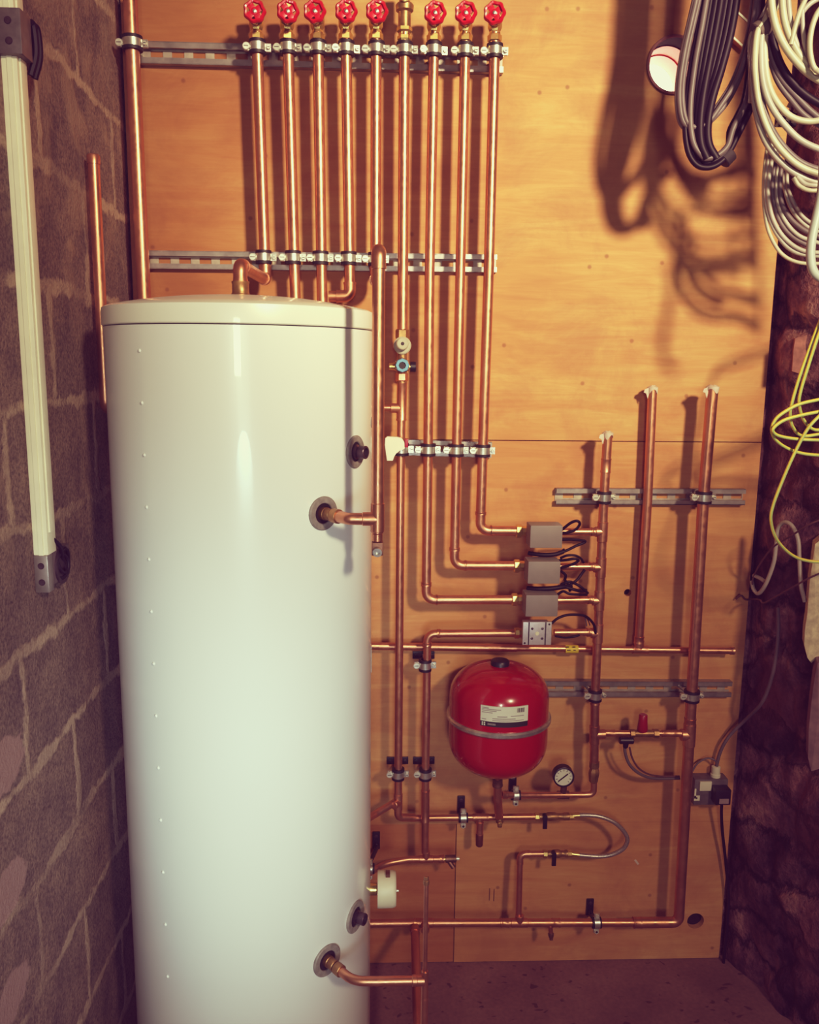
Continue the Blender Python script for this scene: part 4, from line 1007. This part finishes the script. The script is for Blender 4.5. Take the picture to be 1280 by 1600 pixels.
# ------------------------------------------------------------------ by-pass link with red capped valve
pipe('level copper link between left upright and thick upright', [P(934, 1145.5, OA), P(1070, 1146, OC)], .0078, 0, elbows=False, fits=[(0, .03, .20, 1.18), (0, .74, .86, 1.15), (0, .86, .97, 1.22)])
bv = thing('bypass_valve', 'small brass valve with red upright cap on the level link', 'valve', P(1004, 1152, .08))
a_, b_ = P(984, 1146, .08), P(1029, 1146, .08)
MB().cyl(a_, b_, .0100, 18, .001).lathe(a_, (1, 0, 0), [(0, .009), (.001, .0125), (.012, .0125), (.014, .0095)], 8).lathe(b_, (-1, 0, 0), [(0, .009), (.001, .0130), (.014, .0130), (.016, .0095)], 8).build('brass_body', 'dullbrass', bv, angle=25)
MB().lathe(P(1004, 1140, .083), (0, 0, 1), [(-.004, .0125), (.002, .0145), (.026, .0120), (.040, .0115), (.043, .0095)], 12).build('red_cap', 'darkred', bv)
pp_ = thing('pump_connector', 'black connector with grey cable curving down from the level link', 'cable', P(980, 1172, .085))
MB().cyl(P(968, 1157, .09), P(990, 1157, .09), .0095, 14, .002).lathe(P(979, 1157, .09), (-.1, 0, -1), [(0, .0085), (.018, .007), (.022, .004)], 14).build('connector', 'blackplastic', pp_)
cab(pp_, [(976, 1166, .09), (978, 1180, .085), (985, 1196, .08), (1000, 1209, .07), (1022, 1216, .06), (1062, 1216, .045)], .0042, 'cabledark')
cab(pp_, [(984, 1168, .09), (988, 1184, .085), (997, 1199, .08), (1012, 1209, .07), (1032, 1213, .06), (1062, 1213, .05)], .0026, 'brownwire')

# ------------------------------------------------------------------ socket
OS = .04
c = P(1111, 1238, OS); k = dep(c)/F_PX
so = thing('socket_outlet', 'grey metal socket box on the plywood low at right', 'socket', (c.x, 0, c.z-22*k))
MB().box((c.x, -OS/2, c.z), (26.5*k, OS/2, 21.5*k), bev=.003).build('box', 'socketgrey', so)
MB().box(P(1102.5, 1228, OS+.002), (9.3*k, .003, 7.6*k), bev=.001).build('switch', 'ivory', so)
MB().box(P(1086.5, 1240, OS+.001), (1.3*k, .001, 8*k)).box(P(1089, 1247, OS+.001), (4.5*k, .001, 4.2*k)).build('white_marking', 'ivory', so)
MB().lathe(P(1088.5, 1247, OS+.002), (0, -1, 0), [(0, 1.5*k), (.0008, 1.4*k)], 12).build('screw_hole', 'ink', so)
gz = c.z+21.5*k
gx = P(1119, 1208, .025).x
MB().lathe((gx, -.022, gz-.001), (0, 0, 1), [(0, 7.6*k), (5*k, 7.8*k), (6*k, 6.6*k), (7*k, 6.8*k), (17*k, 6.8*k), (18*k, 5*k)], 16).build('cable_gland', 'ivory', so)
pg = thing('mains_plug', 'black mains plug pushed into the grey socket, cable hanging down', 'plug', P(1128, 1256, OS))
MB().box(P(1127, 1242, OS+.017), (12*k, .0165, 12.5*k), bev=.003).build('plug_body', 'blackplastic', pg)
MB().box(P(1131.5, 1252, OS+.035), (7.4*k, .0008, 4*k)).build('plug_label', 'greyside', pg)
cab(pg, [(1128, 1254, OS+.014), (1127.5, 1272, .045), (1129, 1300, .035), (1134, 1345, .025), (1138.5, 1400, .02), (1137, 1440, .02), (1133, 1480, .018), (1130, 1512, .02)], .0042)
def xcab(pts, r, mat, label, cat='cable', group=None, name='cable'):
    W = [p if isinstance(p, Vector) else P(*p) for p in pts]
    o = MB().tube(spline(W, 8), r, 10).build(name, mat); return tag(o, label, cat, group)
RX = lambda px, py, o=.05: PS(px, py, o)
xcab([Vector((gx, -.022, gz+.018)), (1124, 1180, .024), (1133, 1160, .03), (1146, 1143, .035), (1168, 1122, .06), RX(1190, 1099, .05), RX(1204, 1066, .05), RX(1213, 1024, .05), RX(1216.5, 985, .05), RX(1216, 950, .035)], .0046, 'cabledark', 'dim grey cable climbing from the socket gland up the stone wall')
xcab([(1082, 1205, .02), (1090, 1193, .022), (1104, 1185, .024), (1116, 1187, .03), (1120, 1192, .028)], .0026, 'cabledark', 'thin dark lead from behind the thick upright to the socket gland')

# ------------------------------------------------------------------ left wall trunking
tb = PX(52, 862, XL); ytr = tb.y; DX = .026
xf = XL+DX
def ydeep(px, py): return PX(px, py, xf).y
w_ = max(.022, ydeep(75, 840)-ydeep(64, 855))
tz0, tz1 = PX(45, 866, XL).z, PX(4, 92, XL).z
tz0 = P(64, 868, -ytr).z
tr = thing('cable_trunking', 'cream plastic cable trunking strip fixed down the block wall', 'trunking', (XL, ytr, tz0))
mb = MB(); yw = .040
mb.box((XL+DX/2, ytr+yw/2, (tz0+3.1)/2+.0), (DX/2, yw/2, (3.1-tz0)/2), bev=.002)
mb.build('trunk', 'trunk', tr)
MB().box((XL+DX+.0012, ytr+yw*.52, (tz0+.04+3.1)/2), (.0014, yw*.30, (3.1-tz0-.04)/2), bev=.0008).build('snap_cover', 'trunk', tr)
MB().box((XL+DX*.55, ytr-.001, (tz0+3.1)/2), (DX*.16, .0012, (3.1-tz0)/2)).build('side_ridge', 'trunk', tr)
def wbox(ytop, ybot, lab, nm, big):
    z1_, z0_ = P(30 if big else 62, ytop, -ytr).z, P(30 if big else 62, ybot, -ytr).z
    t = thing('junction_box', lab, 'junction box', (XL, ytr, z0_))
    d = .040 if big else .025
    MB().box((XL+d/2, ytr+.010, (z0_+z1_)/2), (d/2, .022 if big else .012, (z1_-z0_)/2), bev=.002).build('metal_box', 'socketgrey' if big else 'galv', t)
    MB().box((XL+d*.42, ytr+(.060 if big else .070), (z0_+z1_)/2+.002), (d*.42, .030 if big else .048, (z1_-z0_)*.44), bev=.003).build('inner_shell', 'cabledark', t)
    zc = (z0_+z1_)/2
    if not big:
        MB().lathe((XL+d*.84, ytr+.075, zc), (1, 0, 0), [(0, .036), (.003, .036), (.003, .029), (.001, .028)], 28).build('round_knockout', 'portmetal', t)
        cabp = [Vector((XL+d*.9+.004*math.sin(a*1.3), ytr+.075+math.cos(a)*(.030-.0007*i_), zc+math.sin(a)*(.032-.0007*i_))) for i_, a in [(i, i*.45) for i in range(30)]]
        MB().tube(cabp, .0032, 8).build('curled_cable', 'cableblack', t)
        MB().tube(spline([cabp[-1], Vector((XL+.03, ytr+.05, z1_+.004)), Vector((XL+.02, ytr+.03, z1_+.03)), Vector((XL+.02, ytr+.03, z1_+.05))], 6), .004, 8).build('lead', 'cableblack', t)
    else:
        for q in (0, .016):
            MB().tube(spline([Vector((XL+d*.9, ytr+.035+q, z1_-.005)), Vector((XL+d*1.0, ytr+.042+q, zc+.025)), Vector((XL+d*1.0, ytr+.046+q, zc-.015)), Vector((XL+d*.75, ytr+.045+q, z0_-.015))], 6), .006, 8).build('bent_cable', 'cableblack', t)
    for q in (.28, .72): MB().lathe((XL+d*.5, ytr-.0125 if big else ytr-.0021, z0_+(z1_-z0_)*q), (0, -1, 0), [(0, .006), (.0012, .005)], 14).build('knockout', 'portmetal', t)
    return t
wbox(16, 88, 'dark grey box over the top of the trunking on the block wall', 'top', True)
wbox(868, 926, 'small grey metal box with curled cable at the foot of the trunking', 'low', False)
# ------------------------------------------------------------------ cable bundles hanging top right
def coil(label, strands, tapes, group=None):
    allp = [P(x, y, o) for s in strands for x, y, o in s[0]]
    t = thing('cable_coil', label, 'cables', min(allp, key=lambda p: p.z), group)
    for pts, r, mat, k in strands:
        MB().tube(spline(up(pts, k), 7), r, 10).build('cable', mat, t)
    for a, b_, r, mat in tapes:
        MB().cyl(P(a[0], a[1], OFFS(a[2])), P(b_[0], b_[1], OFFS(b_[2])), r*1.15, 18, .002).build('tape_binding', mat, t)
    return t
def OW(px, base, k=0):
    m_ = (px-575)/F_PX; return max(base, (DIST*m_-XR+.06)/(m_+SPLAY)) + .0040*k*min(1, max(0, (px-1195)/75))
def up(pts, k=0):                           # carry a strand on up to the ceiling it hangs from
    q = pts[-1]
    if isinstance(q, tuple) and q[0] >= 1285:     # loops back up out of the frame
        o_ = .32; f_ = 1-.012*k
        pts = list(pts)+[(q[0]+dx*f_, q[1]+dy, OW(q[0]+dx, o_, k)) for dx, dy in ((46, 8), (86, -8), (112, -60), (114, -130))]+[(q[0]+96*f_, -60, OW(q[0]+96, o_, k))]
    W = [p if isinstance(p, Vector) else P(*p) for p in pts]
    for e in (0, -1):
        if isinstance(pts[e], tuple) and pts[e][1] <= -50:
            q = W[e]; v = [Vector((q.x, q.y, q.z+(2.95-q.z)*f)) for f in (.5, 1)]
            W = v[::-1]+W if e == 0 else W+v
    return W
def S(pts, off, r, mat, dof=0, k=0):
    n = len(pts); return ([(p[0], p[1], OW(p[0], OFFS(off)+dof*i/(n-1), k)) for i, p in enumerate(pts)], r*1.12, mat, k)
OFFS = lambda o: .30+(o-.50)*.45
st = []
A1 = [(1097, -60), (1090, -10), (1080, 35), (1070, 80), (1063, 125), (1062, 160), (1067, 188), (1078, 199), (1090, 199), (1104, 190), (1124, 162), (1143, 132), (1158, 95), (1170, 50), (1178, -10), (1182, -60)]
st.append(S(A1, .52, .0052, 'cabledark')); st.append(S([(x+5, y-1) for x, y in A1], .50, .0048, 'cabledark', .03))
st.append(S([(x-3.5+(i > 9)*8, y+3+(i > 8)*5) for i, (x, y) in enumerate(A1)], .515, .0050, 'cabledark', -.01))
A2 = [(1106, -60), (1100, -10), (1090, 50), (1079, 110), (1072, 165), (1071, 205), (1076, 238), (1088, 257), (1104, 262), (1121, 257), (1137, 242), (1151, 216), (1164, 190), (1174, 165), (1182, 110), (1188, 50), (1192, -10), (1194, -60)]
for k, (dx, dy, oo, mt_) in enumerate(((0, 0, .50, 'cableblack'), (5, -3, .485, 'cableblack'), (10, -8, .50, 'cableblack'), (8, -14, .52, 'cabledark'), (15, -12, .49, 'cableblack'))):
    st.append(S([(x+dx*(1 if i < 8 else -.7 if i > 10 else 0), y+dy) for i, (x, y) in enumerate(A2)], oo, .0055, mt_, .02))
for k in range(6):
    x0 = 1112+k*8
    st.append(S([(x0+4, -60), (x0, -10), (x0-10, 50), (x0-19-k, 105), (x0-24-k*3, 155), (x0-26-k*4, 196), (x0-24-k*4, 226), (x0-17-k*3, 248)], .50+.012*(k % 3), .0078, 'cableblack', .01))
coil('dark taped cable bundle hanging in a long loop beside the round duct', st,
     [((1098, 198, .50), (1107, 187, .50), .0105, 'blacktape'), ((1128, 252, .50), (1141, 238, .50), .0165, 'blacktape'), ((1171, 172, .51), (1176, 155, .515), .0135, 'blacktape')])
st = []
B1 = [(1216, -60), (1206, -10), (1193, 30), (1176, 55), (1174, 80), (1174.5, 115), (1175, 148), (1174, 160)]
st.append(S(B1, .62, .0058, 'cablepale'))
B2 = [(1222, -60), (1212, -10), (1196, 30), (1184, 50), (1180, 85), (1180.5, 120), (1187, 165), (1203, 208), (1226, 240), (1256, 263), (1300, 277)]
B3 = [(1228, -60), (1218, -10), (1201, 28), (1191, 52), (1189.5, 90), (1193, 130), (1205, 165), (1227, 196), (1256, 222), (1300, 239)]
B4 = [(1234, -60), (1223, -10), (1204, 27), (1196, 50), (1195, 85), (1200, 128), (1213, 158), (1236, 182), (1265, 190), (1300, 186)]
B5 = [(1220, -60), (1209, -10), (1190, 32), (1179, 62), (1176.5, 120), (1183, 180), (1198, 224), (1226, 259), (1258, 279), (1300, 292)]
B6 = [(1226, -60), (1214, -10), (1197, 30), (1187, 60), (1185, 110), (1191, 160), (1207, 203), (1230, 235), (1258, 257), (1300, 270)]
for b_, o_, mt_ in ((B2, .66, 'cablepale'), (B3, .65, 'cable'), (B4, .64, 'cablepale'), (B5, .635, 'cable'), (B6, .63, 'cabledark')):
    st.append(S(b_, o_, .0058, mt_, .02, 3))
coil('pale grey cable bundle bound with grey tape, sweeping down to the right', st, [((1181, 52, .645), (1202, 36, .645), .0165, 'tape')])
loops = [([(1206, -60), (1205, -10), (1209, 28), (1221, 62), (1241, 92), (1267, 117), (1300, 133)], .68, .0066, 'cablepale', 'thick pale cable curving to the right frame edge, outermost of the upper loops'),
         ([(1221, -60), (1222, -10), (1226, 32), (1239, 68), (1261, 100), (1300, 124)], .67, .0062, 'cablepale', 'thick pale cable just inside the outermost upper loop'),
         ([(1231, -60), (1231, -10), (1237, 42), (1250, 80), (1272, 108), (1300, 122)], .65, .0050, 'cable', 'grey cable, third of the upper loops'),
         ([(1203, 20), (1208, 62), (1219, 98), (1238, 128), (1264, 152), (1300, 170)], .60, .0070, 'cableblack', 'glossy black cable behind the pale upper loops'),
         ([(1201, 60), (1207, 92), (1222, 124), (1244, 150), (1270, 176), (1300, 196)], .58, .0056, 'cabledark', 'dim grey cable below the glossy black one'),
         ([(1204, 95), (1216, 128), (1236, 156), (1260, 182), (1300, 205)], .57, .0050, 'cabledark', 'dimmest cable crossing low behind the pale bundle'),
         ([(1292, -8), (1266, 6), (1250, 26), (1243, 48), (1241, 68)], .60, .0046, 'cable', 'short grey cable arching at the top right edge'),
         ([(1300, 2), (1282, 14), (1271, 36), (1266, 62), (1267, 88), (1274, 108), (1290, 114)], .66, .0048, 'cablepale', 'pale cable bending round at the right frame edge'),
         ([(1256, -60), (1255, -10), (1254, 32), (1258, 70), (1266, 104)], .62, .0040, 'cable', 'thin straight grey cable among the upper loops'),
         ([(1276, -60), (1262, -10), (1250, 18), (1242, 44), (1236, 70)], .64, .0044, 'cablepale', 'thin pale cable slanting left among the upper loops'),
         ([(1240, 278), (1250, 291), (1268, 298), (1300, 296)], .60, .0040, 'cablepale', 'short thin pale cable under the big bundle'),
         ([(1246, 276), (1258, 287), (1275, 290), (1300, 288)], .59, .0040, 'cable', 'short grey cable peeping out under the big bundle')]
for k, (pts, o_, r_, mt_, lb) in enumerate(loops): xcab(up([(x, y, OW(x, OFFS(o_)+.02, k)) for x, y in pts], k), r_*1.12, mt_, lb, group='loose cables top right')
st = []
D = [([(1202, 215), (1197, 245), (1193.5, 285), (1195, 330), (1203, 366), (1222, 397), (1252, 411), (1300, 412)], 'cablepale', .0036),
     ([(1207, 222), (1200, 255), (1196, 295), (1201, 335), (1217, 370), (1245, 395), (1300, 402)], 'cable', .0040),
     ([(1212, 230), (1204, 262), (1200, 300), (1207, 340), (1226, 372), (1256, 392), (1300, 396)], 'cable', .0042),
     ([(1215, 235), (1209, 270), (1207, 305), (1217, 343), (1238, 370), (1270, 387)], 'cabledark', .0044),
     ([(1219, 245), (1214, 280), (1215, 315), (1227, 345), (1248, 368), (1280, 380)], 'cable', .0040),
     ([(1223, 250), (1219, 285), (1222, 318), (1236, 342), (1258, 360), (1288, 372)], 'cabledark', .0044),
     ([(1226, 258), (1226, 290), (1234, 320), (1248, 342), (1268, 358), (1290, 364)], 'cable', .0036),
     ([(1230, 264), (1231, 292), (1240, 316), (1254, 338), (1274, 352), (1292, 356)], 'cable', .0036)]
for i, (pts, mt_, r_) in enumerate(D): st.append(S(pts, .52+.012*(i % 3), r_, mt_, 0, 0))
coil('lower fan of thin grey cables hanging beside the plywood edge', st, [])
cd = xcab([(1288, 240, .48), (1284, 300, .48), (1276, 340, .48), (1269, 372, .48), (1267, 402, .48), (1272, 425, .48), (1290, 440, .48)], .0088, 'conduit', 'pale blue-grey tube at the right edge, below the cable bundles', 'tube', name='flexible_tube')
# terminals poking out behind the bundle
tm = thing('terminal_strip', 'cluster of small pale wire connectors behind the pale cable bundle', 'connectors', P(1228, 200, .30))
for i, (x, y, s) in enumerate(((1232, 168, 1), (1242, 176, 1), (1222, 180, .8), (1230, 188, 1), (1213, 198, .7), (1238, 192, .8))):
    p = P(x, y, .30); MB().lathe(p, (.3, -.5, .9), [(0, .0045*s), (.012*s, .0045*s), (.013*s, .0035*s), (.016*s, .003*s)], 10).build('connector', 'cablepale', tm)
MB().box(P(1228, 186, .29), (.022, .006, .016), bev=.002).build('backing', 'cableblack', tm)
# pale-edged batten seen between the two bundles
bt = thing('wooden_batten', 'short pale-edged timber batten fixed slanting on the plywood, between the cable bundles', 'batten', P(1150, 60, .01))
a_, b_ = P(1128, 30, 0), P(1180, 78, 0); a_.y = b_.y = 0
u_ = (b_-a_).normalized(); v_ = Vector((-u_.z, 0, u_.x)); L_ = (b_-a_).length
cc = (a_+b_)/2
MB().box(cc-Vector((0, .0105, 0)), (L_/2, .010, .024), (u_, Vector((0, 1, 0)), v_), .001).build('board', 'batten', bt)
for s in (-1, 1): MB().box(cc+v_*.024*s-Vector((0, .0215, 0)), (L_/2, .0015, .0022), (u_, Vector((0, 1, 0)), v_)).build('pale_edge', 'trunk', bt)

# ------------------------------------------------------------------ earth wire coil and low right cables
OE = .36
ew = thing('earth_wire', 'green and yellow earth wire coiled against the stone wall', 'wire', P(1240, 870, OE))
EW = [[(1300, 470), (1281, 503), (1262, 553), (1249, 590), (1238, 628), (1235, 648), (1239, 667), (1255, 681), (1300, 676)],
      [(1300, 480), (1281, 518), (1262, 575), (1251, 612), (1249, 632), (1256, 656), (1272, 671), (1300, 670)],
      [(1300, 620), (1280, 624), (1250, 631), (1228, 642), (1212, 655), (1206, 672), (1213, 688), (1232, 701), (1258, 709), (1300, 712)],
      [(1300, 640), (1280, 643), (1250, 649), (1226, 656), (1211, 666), (1208, 674), (1218, 681), (1248, 686), (1300, 688)],
      [(1300, 632), (1281, 649), (1262, 670), (1242, 707), (1223, 750), (1208, 790), (1205, 815), (1214, 843), (1236, 866), (1262, 876), (1300, 878)]]
for i, s in enumerate(EW):
    g_ = [P(x, y, OE+.01*i) for x, y in s]
    hook = lambda p, dz: Vector((XR+.37*SPLAY-.040, -.37, p.z+dz))
    g_ = [hook(g_[0], .05)] + g_ + [hook(g_[-1], -.004)]
    W = spline(g_, 8)
    MB().tube(W, .0034, 10).build('wire', 'yellow', ew)
    MB().tube([p+Vector((.0005, -.0016, -.0014)) for p in W], .0023, 8).build('green_stripe', 'green', ew)
xcab([RX(1258, 940, .05), RX(1252, 915, .06), RX(1249.5, 873, .06), RX(1247, 842, .06), RX(1238, 822, .06), RX(1226, 816, .06), RX(1216, 826, .06), RX(1213, 852, .06), RX(1209, 880, .06), RX(1197, 912, .055), RX(1186, 927, .05), RX(1178, 921, .05), RX(1175, 908, .045)], .0052, 'cable', 'grey cable in an upside-down loop against the stone wall, below the earth wire')
xcab([RX(1178, 899, .045), RX(1187, 903, .045), RX(1196, 909, .045)], .005, 'cable', 'short grey cable end poking from the stone wall near the plywood edge')
xcab([RX(1300, 806, .07), RX(1266, 819, .10), RX(1240, 835, .10), RX(1221, 846, .095), RX(1205, 858, .09), RX(1190, 878, .075), RX(1180, 896, .05), RX(1176, 912, .05), RX(1181, 926, .045)], .0022, 'brownwire', 'thin brown wire crossing the grey loop on the stone wall, upper')
xcab([RX(1300, 888, .07), RX(1265, 903, .10), RX(1240, 917, .10), RX(1215, 931, .09), RX(1194, 942, .07), RX(1187, 937, .06), (1176, 936, .02), (1166, 937, .02), (1158, 930, .02), (1150, 936, .01)], .0022, 'brownwire', 'thin brown wire running lower across the stone wall to the plywood')

# ------------------------------------------------------------------ light
def lamp(kind, name, loc, target, energy, color, **kw):
    d = bpy.data.lights.new(name, kind); o = bpy.data.objects.new(name, d); COL.objects.link(o)
    o.location = loc; v = Vector(target)-Vector(loc); o.rotation_euler = v.to_track_quat('-Z', 'Y').to_euler()
    d.energy = energy; d.color = color
    for k, v in kw.items(): setattr(d, k, v)
    return o
tgt = P(840, 330, 0)
key = tgt + Vector((.34*4.2, -4.2, .29*4.2))
lamp('SPOT', 'work_lamp', key, P(810, 290, 0), 960, (1.0, .92, .74), spot_size=math.radians(29), spot_blend=1.0, shadow_soft_size=.21)
lamp('SPOT', 'work_lamp_spill', key, P(620, 460, 0), 315, (1.0, .91, .76), spot_size=math.radians(66), spot_blend=1.0, shadow_soft_size=.21)
lamp('AREA', 'window_light', (.05, -4.1, 1.85), (-.1, 0, 1.5), 18, (.86, 1.0, .98), shape='RECTANGLE', size=.32, size_y=.6)
lamp('AREA', 'cool_fill_area', (.10, -2.7, 1.35), (-.45, -.6, 1.2), 2.6, (.70, .86, 1.0), shape='RECTANGLE', size=.4, size_y=1.0)  # unseen cool fill, added to lift the trunking and cylinder
lamp('SPOT', 'cylinder_fill_spot', (.10, -2.9, 1.0), (CX-.05, CY, .90), 126, (.54, .77, 1.0), spot_size=math.radians(36), spot_blend=1.0, shadow_soft_size=.3)  # unseen spot added to brighten the cylinder, cone kept narrow around it
w = bpy.data.worlds.new('world'); sc.world = w; w.use_nodes = True
bg = w.node_tree.nodes['Background']; bg.inputs[0].default_value = (.24, .19, .23, 1); bg.inputs[1].default_value = .13
# colour management: the warm, faded print look of the photograph (same for every viewpoint)
vs_ = sc.view_settings
vs_.view_transform = 'Standard'; vs_.look = 'None'; vs_.exposure = 0; vs_.gamma = 1
GR = {0: [(0, .13), (.10, .175), (.25, .31), (.5, .57), (.75, .81), (1, .95)],
      1: [(0, .03), (.10, .085), (.25, .22), (.5, .49), (.75, .79), (1, .965)],
      2: [(0, .125), (.10, .17), (.25, .255), (.5, .45), (.75, .69), (1, .85)]}
lin = lambda c: c/12.92 if c <= .04045 else ((c+.055)/1.055)**2.4
vs_.use_curve_mapping = True
cm = vs_.curve_mapping
for ch, pts in GR.items():
    cv = cm.curves[ch]
    def f(x):
        for (x0, y0), (x1, y1) in zip(pts, pts[1:]):
            if x <= x1: return y0+(y1-y0)*(x-x0)/(x1-x0)
        return pts[-1][1]
    sm = lambda x: (f(max(0, x-.05))+2*f(x)+f(min(1, x+.05)))/4 if 0 < x < 1 else f(x)
    xs_l = [0, .06, .12, .2, .3, .4, .5, .6, .7, .8, .9, 1]
    cv.points[0].location = (0, lin(sm(0))); cv.points[1].location = (1, lin(sm(1)))
    for x in xs_l[1:-1]: cv.points.new(lin(x), lin(sm(x)))
cm.use_clip = True; cm.extend = 'HORIZONTAL'
cm.update()
